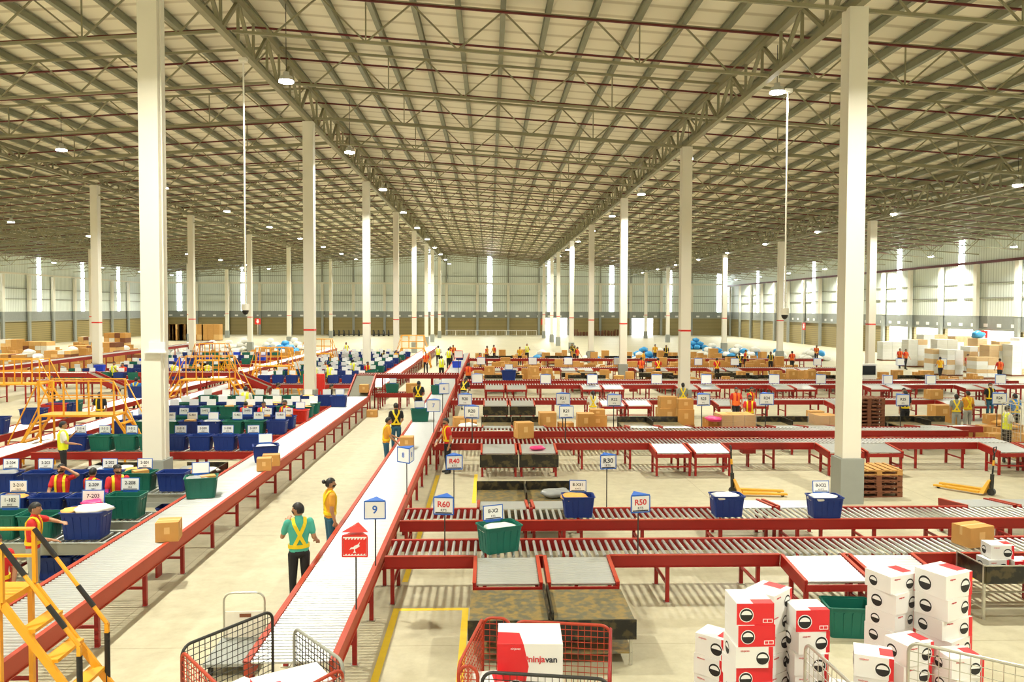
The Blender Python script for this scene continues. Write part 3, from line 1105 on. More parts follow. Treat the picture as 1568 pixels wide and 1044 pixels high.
# red drive boxes hung under some lines
for px, py, Y, lab in ((1149, 697, 23.7, 'behind the upright pallet jack'), (1388, 817, 13.9, 'under the front side conveyor'), (971, 596, 41.7, 'under the line at the second right column'), (336, 806, 14, 'under the tote conveyor')):
    z = H - (py - 473) * Y / F
    x = atY(px, Y, z)
    if Y == 14:
        x = -5.9
    t = thing('motor_box', 'red drive box mounted %s' % lab, 'box', (x, Y + .25, 0))
    MB().box(-.2, -.15, .42, .2, .15, .6).build('mount_housing', 'red', t)
    MB().box(-.02, -.1, 0, .02, .1, .42).build('mount_post', 'red', t)

# lanes that carry the tote rows, left of the tote conveyor
LANES = [13.65, 15.0, 17.25, 22.3, 25.2, 26.3, 29.0, 30.1, 32.6]
for i, y in enumerate(LANES):
    conveyor('tote_lane', 'short roller lane with red rails under the %s row of totes from the front' % NTH[i], -12.7 if y < 40 else -12.6, y + .40, -PI / 2, .8, 6.15,
             z=.78, pitch=.13, single=range(0), legs=1.5, rail='girt' if i < 3 else 'red')
FAR = [45.5, 46.6, 49.5, 50.6, 53.5, 54.6, 57.5, 58.6, 61.5, 62.6, 66.0]
for y in FAR:
    conveyor('tote_lane', 'short roller lane with red rails under the far totes beyond the crossing', -12.7, y + .4, -PI / 2, .8, 6.15, z=.78, pitch=.2, r=.05, legs=3, group='far tote lanes')
FARL = [44.5, 47.5, 50.5, 53.5, 57, 61, 65]
for y in FARL:
    conveyor('tote_lane', 'short roller lane with red rails under the totes far left of the hall', -25.4, y + .4, -PI / 2, .8, 8.4, z=.78, pitch=.2, r=.05, legs=3, group='far left tote lanes')


# yellow crossing platforms
def platform(label, x, y, Lp=2.2, z=1.5, w=.75, flip=1, group=None, run=1.0, bands=False, rail=1.0, rend=.9):
    t = thing('crossover_platform', label, 'platform', (x, y, 0), 0 if flip > 0 else PI, group)
    MB().box(-Lp / 2, -w / 2, z - .06, Lp / 2, w / 2, z).build('deck', 'yellow', t)
    for sx in (-1, 1):
        for sy in (-1, 1):
            MB().box(-.024, -.024, 0, .024, .024, z - .06).build('leg', 'yellow', t, (sx * (Lp / 2 - .04), sy * (w / 2 - .03), 0))
    x1 = Lp / 2 + run
    for sx in (1, -1):
        for sy in (-1, 1):
            MB().bar((sx * Lp / 2, sy * (w / 2 - .03), z - .03), (sx * x1, sy * (w / 2 - .03), .03), .035, .075).build('stringer', 'yellow', t)
        for k in range(1, 6):
            f = k / 6
            xx = sx * (Lp / 2 + run * f)
            MB().box(xx - .075, -w / 2 + .05, z * (1 - f) - .02, xx + .09, w / 2 - .05, z * (1 - f) + .015).build('tread', 'yellow', t)
    xe, ze = Lp / 2 + run * rend, z * (1 - rend) + .62
    for sy in (-1, 1):
        yy = sy * (w / 2 - .02)
        b = MB().tube([(-xe, yy, ze), (-Lp / 2, yy, z + rail), (Lp / 2, yy, z + rail), (xe, yy, ze)], .022, 7)
        b.bar((-Lp / 2, yy, z + rail / 2), (Lp / 2, yy, z + rail / 2), .03, .03)
        b.build('handrail', 'yellow', t)
        for xx, za, zb in ((-Lp / 2, z, z + rail), (-Lp / 6, z, z + rail), (Lp / 6, z, z + rail), (Lp / 2, z, z + rail), (-xe, 0, ze), (xe, 0, ze)):
            MB().box(xx - .02, yy - .02, za, xx + .02, yy + .02, zb).build('rail_post', 'yellow', t)
        if bands:
            p, q = V((Lp / 2, yy, z + rail)), V((xe, yy, ze))
            for a, c in ((.0, .30), (.60, .82)):
                MB().cyl(p.lerp(q, a), p.lerp(q, c), .027, 8).build('grip_band', 'black', t)
            MB().cyl((xe, yy, .45), (xe, yy, ze - .1), .03, 8).build('grip_band', 'black', t)
    return t


platform('yellow stepped platform in front, black bands on its handrails, over the tote conveyor', -5.87, 8.3, 2.0, 1.85, .62, 1, None, 1.3, True, .58, .58)
for px, py, lab, yy in ((127, 632, 'yellow stepped platform beside the person in a neon vest', 24.2), (28, 585, 'yellow stepped platform at the far left, by the raised crossing', 34),
                    (318, 580, 'yellow stepped platform in front of the raised crossing by the tote rows', 36), (325, 551, 'yellow stepped platform behind the raised crossing, left of the far totes', 49),
                    (420, 556, 'yellow stepped platform left of the second left column', 44.4), (488, 541, 'yellow stepped platform just right of the second left column', 56.45),
                    (632, 534, 'yellow stepped platform at the far end of the walkway conveyor', 64.6)):
    p = at(px, py, 1.62)
    platform(lab, atY(px, yy, 1.62), yy, 2.2 if yy < 40 else 1.8, 1.62, .8, run=1.0 if yy < 40 else .6)

for i, (x0, x1) in enumerate(((-9.95, -8.5), (-7.72, -6.72))):
    sort_table('%s dark bench between the tote rows, right of the big left column base' % ('left' if i == 0 else 'right'), x0, x1, 19.2, 1, 1.3, .72, .12, drop=.4, side=1 if i else -1)
# ---------------------------------------------------------------- totes, parcels, post signs
def rrect(w, d, r, z, n=3):
    pts = []
    for cx, cy, a0 in ((w / 2 - r, d / 2 - r, 0), (-w / 2 + r, d / 2 - r, 90), (-w / 2 + r, -d / 2 + r, 180), (w / 2 - r, -d / 2 + r, 270)):
        for i in range(n + 1):
            a = math.radians(a0 + 90 * i / n)
            pts.append(V((cx + r * math.cos(a), cy + r * math.sin(a), z)))
    return pts


def tote_body(W=.62, D=.44, h=.40):
    b = MB()
    o = [rrect(W - .09, D - .08, .04, 0), rrect(W - .02, D - .02, .045, h - .05), rrect(W - .015, D - .015, .045, h - .05), rrect(W - .015, D - .015, .045, h - .005),
         rrect(W - .055, D - .055, .04, h - .005), rrect(W - .12, D - .11, .035, .02)]
    b.loft(o, 0, False, False)
    n = len(o[0])
    b.add(o[0], [tuple(range(n - 1, -1, -1))])
    b.add(o[-1], [tuple(range(n))])
    for s in (-1, 1):                                         # ribs of the shell
        for i in range(5):
            f = -.4 + .2 * i
            b.bar((f * (W - .1), s * (D / 2 - .042), .03), (f * (W - .03), s * (D / 2 - .010), h - .06), .02, .016)
        for f in (-.3, 0, .3):
            b.bar((s * (W / 2 - .047), f * (D - .1), .03), (s * (W / 2 - .012), f * (D - .03), h - .06), .016, .02)
    return b


def handle_mesh():
    return MB().tube([(0, -.12, .30), (.02, -.12, .33), (.02, .12, .33), (0, .12, .30)], .008, 5)


TB = {k: tote_body().mesh('tote_body', k) for k in ('tblue', 'tgreen', 'tred', 'tbright')}
TR = {k: MB().loft([rrect(.60, .42, .045, .392), rrect(.645, .465, .05, .394), rrect(.645, .465, .05, .412), rrect(.60, .42, .045, .412), rrect(.60, .42, .045, .392)], 0, False, False).mesh('tote_rim', k)
      for k in ('tblue', 'tgreen', 'tred', 'tbright')}
HM = handle_mesh().mesh('tote_handle', 'steel')
CARD = MB().box(-.17, 0, 0, .17, .006, .24, 0).box(-.155, -.003, .02, .155, 0, .225, 1).mesh('label_card', ['blue', 'white'])
CARDW = MB().box(-.165, 0, 0, .165, .005, .22, 0).mesh('label_card', ['white'])
BRK = MB().box(-.13, .004, -.16, .13, .012, .03).mesh('card_bracket', 'blue')
CNAME = {'tblue': 'blue', 'tgreen': 'green', 'tred': 'red', 'tbright': 'bright blue'}


def tote(label, c, x, y, z, rz=0.0, card=None, txt2=None, group=None, sc=1.0, detail=True, far=False):
    t = thing('tote', label, 'bin', (x, y, z), rz, group)
    t.scale = (sc, sc, sc)
    ob('tote_body', TB[c], t)
    if not far:
        ob('tote_rim', TR[c], t)
    if detail:
        for s in (1, -1):
            ob('tote_handle', HM, t, (s * .275, 0, 0), 0 if s > 0 else PI)
    if card is not None:
        cd = ob('label_card', CARD if detail else CARDW, t, (R.uniform(-.04, .04), .20, .42))
        cd.rotation_euler = (R.uniform(-.12, -.02), 0, R.uniform(-.06, .06))
        if detail:
            ob('card_bracket', BRK, t, (cd.location.x, .20, .41))
        if card:
            lettering(card, .085, 'ink', cd, (0, -.005, .145), bold=.0012)
            if txt2:
                lettering(txt2, .045, 'ink', cd, (0, -.005, .065))
                ob('footer_bar', FOOT, cd)
    return t


FOOT = MB().box(-.13, -.005, .025, .13, -.003, .04).mesh('footer_bar', 'ink')
# parcels ------------------------------------------------------------
BOXME = []
for i in range(8):
    w, d, h = [(.3, .22, .2), (.42, .3, .28), (.5, .36, .32), (.34, .34, .3), (.26, .2, .14), (.6, .4, .4), (.4, .3, .16), (.45, .4, .42)][i]
    b = MB().box(-w / 2, -d / 2, 0, w / 2, d / 2, h)
    b.box(-w / 2 - .001, -.024, .55 * h, w / 2 + .001, .024, h + .0015, 1)
    b.box(-w * .12, -d / 2 - .001, h * .4, w * .12, -d / 2, h * .75, 2)
    BOXME.append(((w, d, h), b.mesh('carton', ['carton', 'tape', 'cartonl'])))


def bag_mesh(rx, ry, rz_, m, seed):
    q = random.Random(seed)
    ph = [q.uniform(0, 6) for _ in range(6)]
    n, k = 14, 9
    rings = []
    for j in range(k + 1):
        t = PI * (.03 + .94 * j / k)
        rg = []
        for i in range(n):
            a = 2 * PI * i / n
            f = 1 + .13 * math.sin(3 * a + ph[0] + 2 * t) + .10 * math.sin(5 * a + ph[1]) * math.sin(2 * t + ph[2]) + q.uniform(-.05, .05)
            sx = abs(math.cos(a)) ** .7 * math.copysign(1, math.cos(a))
            sy = abs(math.sin(a)) ** .7 * math.copysign(1, math.sin(a))
            rg.append(V((rx * f * math.sin(t) ** .75 * sx, ry * f * math.sin(t) ** .75 * sy, max(0, rz_ * (1 - math.cos(t)) * (1 + .08 * math.sin(2 * a + ph[3]))))))
        rings.append(rg)
    return MB().loft(rings).mesh('bag', m)


BAGME = [bag_mesh(.26, .2, .07, m, i) for i, m in enumerate(['bagw', 'bagg', 'bagw', 'envel', 'bagp'])]
SACKME = [bag_mesh(.5, .42, .32, m, 20 + i) for i, m in enumerate(['bagw', 'bagw', 'bagb', 'bagg', 'bagw'])]


def carton(i, label, x, y, z, rz=0.0, group=None, sc=1.0, nm='carton'):
    o = ob(nm, BOXME[i][1], None, (x, y, z), rz)
    o.scale = (sc, sc, sc)
    return tag(o, label, 'box', group)


def parcel(me, label, x, y, z, rz=0.0, group=None, sc=1.0, nm='parcel_bag'):
    o = ob(nm, me, None, (x, y, z), rz)
    o.scale = (sc, sc, sc)
    return tag(o, label, 'parcel', group)


ZT = .785                                                # where totes stand on the lanes


def fill(x, y, z, rz, nm, k):
    """Something lying in a tote, filling it to the rim."""
    if k == 0:
        parcel(BAGME[0], 'white plastic parcel bag lying in the ' + nm, x, y, z + .30, rz)
    elif k == 1:
        carton(0, 'small brown carton sitting in the ' + nm, x, y, z + .24, rz + .3)
    elif k == 2:
        parcel(BAGME[3], 'orange-brown envelope bag lying in the ' + nm, x, y, z + .29, rz)
    elif k == 3:
        parcel(BAGME[1], 'grey plastic parcel bag lying in the ' + nm, x, y, z + .30, rz)


# front rows, tote by tote
T0 = [(-7.05, 'tblue', '7-203', 'KLM', 1.16), (-7.85, 'tgreen', None, None, 1), (-8.5, 'tgreen', '1-102', 'PMT', 1.05), (-9.2, 'tgreen', None, None, 1)]
for i, (x, c, tx, t2, sc) in enumerate(T0):
    nm = '%s tote, %s from the right in the front row by the yellow platform' % (CNAME[c], NTH[i])
    tote(nm, c, x, 14.05, ZT, 0, tx, t2, sc=sc)
parcel(BAGME[0], 'white plastic bag heaped in the front blue tote beside a pink one', -6.92, 14.02, ZT + .42, .2, sc=1.1)
parcel(BAGME[4], 'pink plastic bag on the white bag in the front blue tote', -7.0, 14.14, ZT + .54, .5, sc=.62)
parcel(BAGME[3], 'orange envelope leaning in the left end of the front blue tote', -7.24, 14.0, ZT + .42, .9, sc=.75)
T1 = [(-6.97, 'tgreen', '2-208', 'SNI', 1.06), (-7.72, 'tblue', '2-209', 'RBT', 1), (-8.42, 'tblue', None, None, 1), (-9.1, 'tblue', '2-210', 'MKM', 1), (-9.8, 'tblue', None, None, 1),
      (-10.5, 'tblue', '2-211', 'NPT', 1), (-11.2, 'tbright', None, None, 1)]
for i, (x, c, tx, t2, sc) in enumerate(T1):
    nm = '%s tote, %s from the right in the second row of totes' % (CNAME[c], NTH[i])
    tote(nm, c, x, 15.4, ZT, 0, tx, t2, sc=sc)
fill(-9.1, 15.4, ZT, .4, 'fourth tote of the second row', 2)
fill(-10.5, 15.4, ZT, .4, 'sixth tote of the second row', 0)
T2 = [(-6.95, 'tblue', None, None, 1), (-7.68, 'tgreen', '2-201', 'PMT', 1), (-8.4, 'tblue', '2-202', 'KLM', 1), (-9.12, 'tblue', None, None, 1), (-9.82, 'tblue', '2-203', 'PMT', 1),
      (-10.6, 'tblue', '2-204', 'RBT', 1), (-11.35, 'tgreen', '2-205', 'BET', 1), (-12.1, 'tbright', '2-206', 'NPT', 1)]
for i, (x, c, tx, t2, sc) in enumerate(T2):
    nm = '%s tote, %s from the right in the third row of totes' % (CNAME[c], NTH[i])
    tote(nm, c, x, 17.65, ZT, 0, tx, t2)
for i, k in ((1, 1), (6, 2), (5, 3)):
    fill(T2[i][0], 17.65, ZT, .4, '%s tote of the third row' % NTH[i], k)
cols = 'tblue tblue tblue tblue tgreen tblue tgreen tgreen tblue'.split()
n5 = 507
for ri, y in enumerate(LANES[3:]):
    for i in range(8):
        if ri == 0:
            c = 'tblue tblue tblue tblue tgreen tgreen tgreen tblue'.split()[i]
        else:
            c = R.choice(['tblue', 'tblue', 'tblue', 'tgreen', 'tgreen'])
        x = -6.78 - .69 * i
        tx = None
        if ri == 0:
            tx = '5-%d' % (n5 + i)
        elif ri in (1, 2) and i % 4 != 3:
            tx = '5-%d' % (452 + 8 * ri + i)
        elif R.random() < .85:
            tx = ''
        nm = '%s tote, %s from the right in the %s row behind the left column' % (CNAME[c], NTH[i], NTH[ri])
        if len(nm.split()) > 16:
            nm = nm.replace('in the ', 'in ').replace('of totes ', '')
        tote(nm, c, x, y + .4, ZT, R.uniform(-.04, .04), tx, 'PMT' if tx and ri == 0 else None, detail=ri < 3)
        if R.random() < .35 and ri:
            fill(x, y + .4, ZT, R.uniform(-.5, .5), '%s tote of the %s row behind the column' % (NTH[i], NTH[ri]), R.randrange(4))
tote('red tote at the right end of the rows, beside the tote conveyor', 'tred', -6.72, 28.35, ZT, 0, '')
tag(thing('tote_stand', 'low red stand under the red tote beside the tote conveyor', 'stand', (-6.72, 28.35, 0)))
st = bpy.data.objects['tote_stand']
MB().box(-.3, -.22, .72, .3, .22, .78).build('stand_top', 'red', st)
for sx in (-1, 1):
    for sy in (-1, 1):
        MB().box(-.02, -.02, 0, .02, .02, .72).build('leg', 'red', st, (sx * .27, sy * .19, 0))
for i, (x, y, c) in enumerate(((-6.95, 14.2, 'tblue'), (-7.65, 14.25, 'tblue'), (-6.95, 15.5, 'tblue'), (-7.7, 15.5, 'tgreen'), (-7.0, 17.7, 'tblue'))):
    tote('empty %s tote on the floor under the %s tote lane, %s from the right' % (CNAME[c], ['front', 'front', 'second', 'second', 'third'][i], ['first', 'second'][i % 2]), c, x, y, 0, .05, None)
for i in range(7):
    x = [-6.95, -7.4, -8.75, -9.1, -9.45, -9.75, -7.2][i]
    parcel(BAGME[[0, 1, 3, 0, 2, 1, 3][i]], '%s parcel bag on the dark benches between the tote rows, %s from the right' % (['white', 'grey', 'orange', 'white', 'white', 'grey', 'orange'][i], NTH[i]), x, 19.75 + .2 * (i % 2), .722, .5 * i)
# far rows share their labels
for y in FAR + [42.4]:
    for i in range(8):
        c = R.choice(['tblue'] * 4 + ['tgreen', 'tgreen'])
        lab = '%s tote with a white card in the crowded far rows beyond the crossing' % CNAME[c]
        tote(lab, c, -6.85 - .74 * i, y + .42, ZT + (.02 if y == 42.4 else 0), R.uniform(-.05, .05), '' if R.random() < .9 else None, group='%s totes beyond the crossing' % CNAME[c], detail=False, far=True)
for y in FARL:
    for i in range(10):
        if R.random() < .12:
            continue
        c = R.choice(['tblue'] * 3 + ['tgreen'] * 4 + ['tbright'])
        lab = '%s tote in the crowded rows at the far left, between the raised conveyors' % CNAME[c]
        tote(lab, c, -17.4 - .8 * i, y + .4, ZT, R.uniform(-.05, .05), '' if R.random() < .75 else None, group='%s totes at the far left' % CNAME[c], detail=False, far=True)

# totes and boxes riding the lines, placed where the photo shows them
ZB = .80


def on(px, py, Y=None, z=ZB):
    return at(px, py, z)


p = at(334, 764, ZB)
tote('green tote with papers riding on the tote conveyor, near the third row', 'tgreen', -6.1, p.y + .25, ZB, .25, '', sc=1.05)
fill(-6.15, p.y + .25, ZB, .2, 'green tote on the tote conveyor', 3)
carton(0, 'small carton in the green tote on the tote conveyor', -5.98, p.y + .3, ZB + .24, .5)
p = at(425, 708, ZB)
tote('blue tote full of white bags riding on the tote conveyor', 'tblue', -5.83, p.y + .2, ZB, .3, '', sc=1.05)
fill(-5.83, p.y + .2, ZB, .2, 'blue tote on the tote conveyor', 0)
for i, (px, py, k, lab) in enumerate(((253, 829, 3, 'square brown carton alone on the near part of the tote conveyor'), (402, 721, 3, 'front one of two brown cartons before the blue tote on the conveyor'),
                                      (413, 714, 1, 'rear one of two brown cartons beside the blue tote on the conveyor'))):
    p = at(px, py, ZB)
    carton(k, lab, p.x, p.y + .16, ZB, .2, sc=[1.1, 1.0, 1.0][i])
p = at(528, 623, ZB)
tote('blue tote just before the foot of the dark belt ramp', 'tblue', -6.12, p.y + .2, ZB, 0, '', sc=1.05)
p = at(554, 614, .86)
carton(3, 'brown carton starting up the dark belt ramp', -5.75, 36.75, .93, 0, sc=1.2)
p = at(648, 646, ZB)
tote('green tote standing on the middle conveyor before the raised crossing', 'tgreen', -2.45, p.y + .25, ZB, .1, '', sc=1.05)
p = at(668, 604, ZB)
tote('green tote on the middle conveyor near the foot of the crossing leg', 'tgreen', -2.4, p.y + .25, ZB, 0, '')
p = at(618, 687, ZB)
carton(3, 'brown carton on the middle conveyor beside the person in the yellow shirt', -2.35, p.y + .15, ZB, 0, sc=1.1)
p = at(570, 638, 0)
carton(1, 'brown carton standing on the floor under the foot of the crossing', p.x, p.y, 0, 0, sc=1.1)
tote('dark green tote on the low table under the raised crossing', 'tgreen', -4.6, 37.9, ZB, 0, '')
carton(5, 'brown carton on the low table under the raised crossing', -3.6, 37.9, ZB, 0, sc=1.1)
p = at(700, 548, ZB)
tote('blue tote far along the middle conveyor', 'tblue', -2.3, 62, ZB, 0)
tote('bright blue tote on the middle conveyor far behind the crossing', 'tbright', -2.2, 54, ZB, 0)

tote('green tote with a white bag at the front edge of the front side conveyor', 'tgreen', .17, 13.08, ZB, .42, '8-X2', 'RTS', sc=1.06)
fill(.17, 13.08, ZB, .3, 'green tote on the front side conveyor', 0)
for px, py, c, tx, lab in ((887, 794, 'tblue', '8-X31', 'blue tote with the card 8-X31 on the second side conveyor'),
                           (1118, 793, 'tblue', None, 'blue tote with white bags between the other two on the second side conveyor'),
                           (1270, 795, 'tblue', '8-X32', 'blue tote with the card 8-X32 in front of the tall column')):
    p = at(px, py, ZB)
    tote(lab, c, p.x, p.y + .24, ZB, R.uniform(-.12, .02), tx, 'KMT2' if tx else None, sc=.98)
    fill(p.x - .05, p.y + .24, ZB, .2, lab.split(' on the')[0].split(' in front')[0], 2 if tx and '1' in tx[-1] else 0)
p = at(800, 672, ZB)
carton(7, 'tall brown carton with a blue print standing on the side conveyor before the sorters', p.x + .05, p.y + .3, ZB, .25, sc=1.15)
p = at(1500, 838, ZB)
carton(2, 'brown carton at the right end of the front side conveyor, behind white boxes', p.x, p.y + .2, ZB, .3, sc=1.05)
p = at(771, 570, ZB)
tote('blue tote with a white bag on the line at the second column', 'tblue', p.x + .2, 44.6, ZB, 0, '', sc=1.3)
# totes left of the lanes, on the outer pair of lines
for px, py, c, lab in ((80, 632, 'tred', 'red tote on the left pair of conveyors by the yellow platform'), (118, 628, 'tblue', 'blue tote right of the red one on the left conveyors'),
                       (30, 655, 'tblue', 'blue tote nearest on the outer left conveyor'), (12, 640, 'tblue', 'blue tote second on the outer left conveyor'), (45, 630, 'tblue', 'blue tote third on the outer left conveyor'),
                       (12, 626, 'tgreen', 'green tote at the left edge on the outer left conveyor'), (212, 600, 'tblue', 'blue tote on the left conveyors just left of the big column'),
                       (66, 596, 'tblue', 'blue tote behind the far left yellow platform')):
    p = at(px, py + 8, ZB)
    x = -15.7 if p.x < -14.6 else -13.5
    tote(lab, c, x, p.y, ZB, .1, None, sc=1.25)
tote('dark green tote beside the yellow platform at the raised crossing', 'tgreen', -11.9, 37.5, 0.0, 0, '', sc=1.5)
p = at(1312, 982, 0)
tote('empty green tote on the floor between the stacks of white and red boxes', 'tgreen', p.x, p.y + .3, 0, -.1, None, sc=1.12)

# ---- signs on posts: a three-sided white box with a blue lid
def post_sign(label, x, y, zb, zs, t1, t2=None, col='ink', edge='blue', w=.32, h=.26, rot=0.0, small=False, group=None, post='dark'):
    t = thing('post_sign', label, 'sign', (x, y, zb), rot, group)
    MB().cyl((0, 0, 0), (0, 0, zs - zb), .011 if not small else .016, 7).build('post', post, t)
    z0 = zs - zb
    s3 = w / math.sqrt(3)
    tri = [(-w / 2, -s3 / 2), (w / 2, -s3 / 2), (0, s3)]
    b = MB().prism(tri, Matrix.Translation((0, 0, z0)), h, 0)
    k = 1.03
    b.prism([(u * k, v * k) for u, v in tri], Matrix.Translation((0, 0, z0 + h)), .02, 1)
    b.prism([(u * k, v * k) for u, v in tri], Matrix.Translation((0, 0, z0 - .012)), .02, 1)
    for u, v in tri:
        b.box(u * 1.0 - .008, v * 1.0 - .008, z0, u + .008, v + .008, z0 + h, 1)
    b.build('sign_box', ['white', edge], t)
    f = -s3 / 2 - .003
    if t1:
        lettering(t1, .13 if len(t1) > 1 else .17, col, t, (0, f, z0 + h * (.60 if t2 else .52)), bold=.003)
    if t2:
        lettering(t2, .06, 'ink', t, (0, f, z0 + h * .24))
        MB().box(-w * .42, f, z0 + .012, w * .42, f + .002, z0 + .032).build('footer_bar', 'ink', t)
    return t


post_sign('blue-edged post sign with a big 9 beside the middle conveyor', -1.76, 12.3, .8, 1.56, '9', None, 'blue', rot=.05)
t = post_sign('red arrow sign on a post at the near end of the middle conveyor', -1.76, 10.5, .8, 1.54, None, None, 'blue', 'signred', .325, .26)
f = -.325 / math.sqrt(3) / 2
b = MB().box(-.15, f - .004, .76, .15, f - .002, .98)
b.build('red_panel', 'signred', t)
b = MB()
for i in range(7):
    u = -.13 + .04 * i
    for z in (.755, .965):
        b.add([(u, f - .006, z), (u + .02, f - .006, z), (u + .03, f - .006, z + .02), (u + .01, f - .006, z + .02)], [(0, 1, 2, 3)])
b.build('hazard_stripes', 'white', t)
b = MB()
arrow = [(-.07, .83), (-.05, .86), (-.02, .865), (.0, .885), (.04, .90), (.07, .935), (.055, .89), (.07, .88), (.03, .85), (.005, .84), (.006, .81), (.02, .79), (-.025, .79), (-.008, .81), (-.01, .84), (-.04, .84)]
b.add([(u, f - .007, z) for u, z in arrow], [tuple(range(len(arrow)))])
b.build('white_symbol', 'white', t)
MB().add([(-.18, f, 1.06), (.18, f, 1.06), (0, -f * 2, 1.12), (0, f * .2, 1.13)], [(0, 1, 3), (1, 2, 3), (2, 0, 3), (0, 2, 1)]).build('sign_roof', 'signred', t)
t = post_sign('blue-edged post sign with an 8, turned corner-on, by the middle conveyor', -1.76, 17.0, .8, 1.52, None, None, 'blue', rot=PI + .35, w=.36, h=.3)
s3 = .36 / math.sqrt(3) / 2
for k, tt in ((1, '8'), (2, '8')):
    o = lettering(tt, .15, 'blue', t, (0, 0, .72 + .15), bold=.003)
    a = 2 * PI / 3 * k
    o.rotation_euler = (PI / 2, 0, a)
    o.location = (math.sin(a) * (s3 + .004), -math.cos(a) * (s3 + .004), .87)
post_sign('blue-edged post sign with a 7 beyond the green tote of the middle conveyor', -1.78, 25.6, .8, 1.5, '7', None, 'blue', w=.42, h=.36, small=True)
post_sign('blue-edged post sign with a 6 left of the red crossing leg', -1.78, 30.5, .8, 1.55, '6', None, 'blue', w=.42, h=.36, rot=.5, small=True)
for nm, t2, px, pb, Y, zs, rot in (('R60', 'RTS', 681, 857, 12.76, 1.5, -.15), ('R50', 'RTS', 977, 856, 12.76, 1.52, .22), ('R40', 'RTS', 695, 779, 15.86, 1.6, .12), ('R30', 'RTS', 929, 779, 15.86, 1.6, .15)):
    x = atY(px, Y, .8)
    post_sign('blue-lidded post sign reading %s on the %s side conveyor' % (nm, 'front' if Y < 14 else 'second'), x, Y + .02, .8, zs, nm, t2, 'inkred' if nm != 'R30' else 'ink', rot=rot)
sg = [(723, 631, 23.5), (866, 631, 23.5), (713, 613, 26.7), (862, 612, 26.7), (940, 614, 26.7), (1075, 613, 26.7), (1173, 612, 26.7), (1380, 614, 26.7), (1528, 612, 26.7),
      (730, 581, 41.6), (836, 582, 41.6), (906, 582, 41.6), (1005, 582, 41.6), (1080, 582, 41.6), (1184, 582, 41.6), (1255, 582, 41.6), (1357, 583, 41.6), (1423, 583, 41.6), (1530, 582, 41.6),
      (737, 554, 54), (815, 554, 54), (870, 554, 54), (945, 554, 54), (1068, 555, 54), (1125, 555, 54), (1250, 555, 54), (1377, 555, 54), (1442, 555, 54)]
cnt = {}
for px, py, Y in sg:
    z = H - (py - 473) * Y / F
    x = atY(px, Y, z)
    wd = {23.5: .42, 26.7: .46, 41.6: .55, 54: .55}[Y]
    i = cnt[Y] = cnt.get(Y, -1) + 1
    lab = 'blue-lidded white post sign, %s from the left on the %s' % (NTH[i], {23.5: 'line behind the pallet jacks', 26.7: 'line before the sorters', 41.6: 'line at the second right column', 54: 'far line'}[Y])
    post_sign(lab, x, Y + .03, .8, z - .18, 'R%d' % (20 + i) if Y < 30 else None, 'RTS' if Y < 30 else None, 'ink', w=wd, h=wd * .8, small=True, rot=R.uniform(-.2, .2))
post_sign('red sign on a thin post at the far part of the middle conveyor', -1.8, 47, .8, 1.9, None, None, 'blue', 'signred', .5, .4, 0, True)

parcel(BAGME[1], 'grey plastic parcel bag on the plywood table behind the second side conveyor', 1.5, 17.45, .642, .2, None, 1.25)
parcel(BAGME[4], 'pink parcel bag lying on the right roller chute behind the pallet jacks', 1.4, 22.85, .725, .3, None, .8)
# ---------------------------------------------------------------- people
def stand(k, px, py, Y, rz, label, group=None, x=None):
    """Puts a person at depth Y in the photo's column px."""
    put(PP[k], label, atY(px, Y, 1.3) if x is None else x, Y, rz, group)


stand('teal', 462, 772, 12.67, PI + .35, 'person in a teal shirt with crossed yellow straps, seen from behind in the walkway', x=-3.03)
stand('must', 512, 733, 14.9, PI / 2 + .45, 'person in a mustard shirt with hair in a bun, facing the middle conveyor', x=-2.98)
stand('yel', 600, 640, 23.2, PI / 2 + .2, 'person in a yellow shirt and jeans at the brown carton on the middle conveyor', x=-3.0)
stand('stripe', 612, 620, 26.1, PI + .2, 'person in a dark striped shirt with yellow straps, walking away by the middle conveyor', x=-3.05)
stand('blk', 652, 585, 34.5, PI - .2, 'person in black with yellow straps standing under the raised crossing', x=-3.05)
stand('red_low', 685, 630, 23.1, -PI / 2 + .4, 'person in a red shirt in the corner of the middle conveyor and the side lines', x=-1.2)
stand('bend', 698, 590, 37.6, PI - .4, 'person in black with yellow straps right of the middle conveyor at the crossing', x=-1.2)
stand('red_reach', 66, 768, 13.1, PI / 2 + .25, 'person in a red shirt reaching right over the front blue tote', x=-7.45)
stand('red_head', 95, 713, 16.45, 0, 'person in red with a black mask, one hand raised to the head', x=-8.75)
stand('red_back', 133, 724, 16.5, PI - .3, 'person in red seen from behind, between the two hooded with masks', x=-8.2)
stand('magenta', 181, 712, 16.4, .5, 'person in red over magenta sleeves, hair tied back', x=-7.6)
stand('red_low', 30, 815, 11.4, .15, 'person in red with a black mask behind the yellow platform in front', x=-6.98)
stand('neon', 100, 643, 21.8, PI / 2 + .5, 'person in a neon yellow vest by the left end of the bin rows', x=-11.55)
stand('red_back', 375, 621, 28.25, PI - .2, 'person in red seen from behind among the totes behind the column')
stand('red_low', 440, 618, 27.75, -.5, 'person in red standing at the right end of the totes by the tote conveyor', x=-7.05)
stand('red_back', 404, 625, 28.4, .2, 'person in red bending between tote rows, left of the one at the end')
stand('red_low', 424, 597, 34.1, PI / 2, 'person in red facing right behind the last near tote row')
stand('neon', 376, 603, 31.5, PI, 'person in a neon vest standing among the near tote rows')
stand('bend', 500, 602, 34.2, PI / 2 + .6, 'person in black bending over the end of the tote rows at the conveyor', x=-7.0)
stand('grey', 1046, 585, 35.0 - .75, PI - .15, 'person in grey with yellow straps standing at the second right column')
stand('white', 908, 600, 31.4, PI, 'person in a white shirt with a ponytail behind the left cartons')
stand('redv', 1127, 600, 31.9, .1, 'person in an orange vest and neon straps behind the big wrapped carton stack')
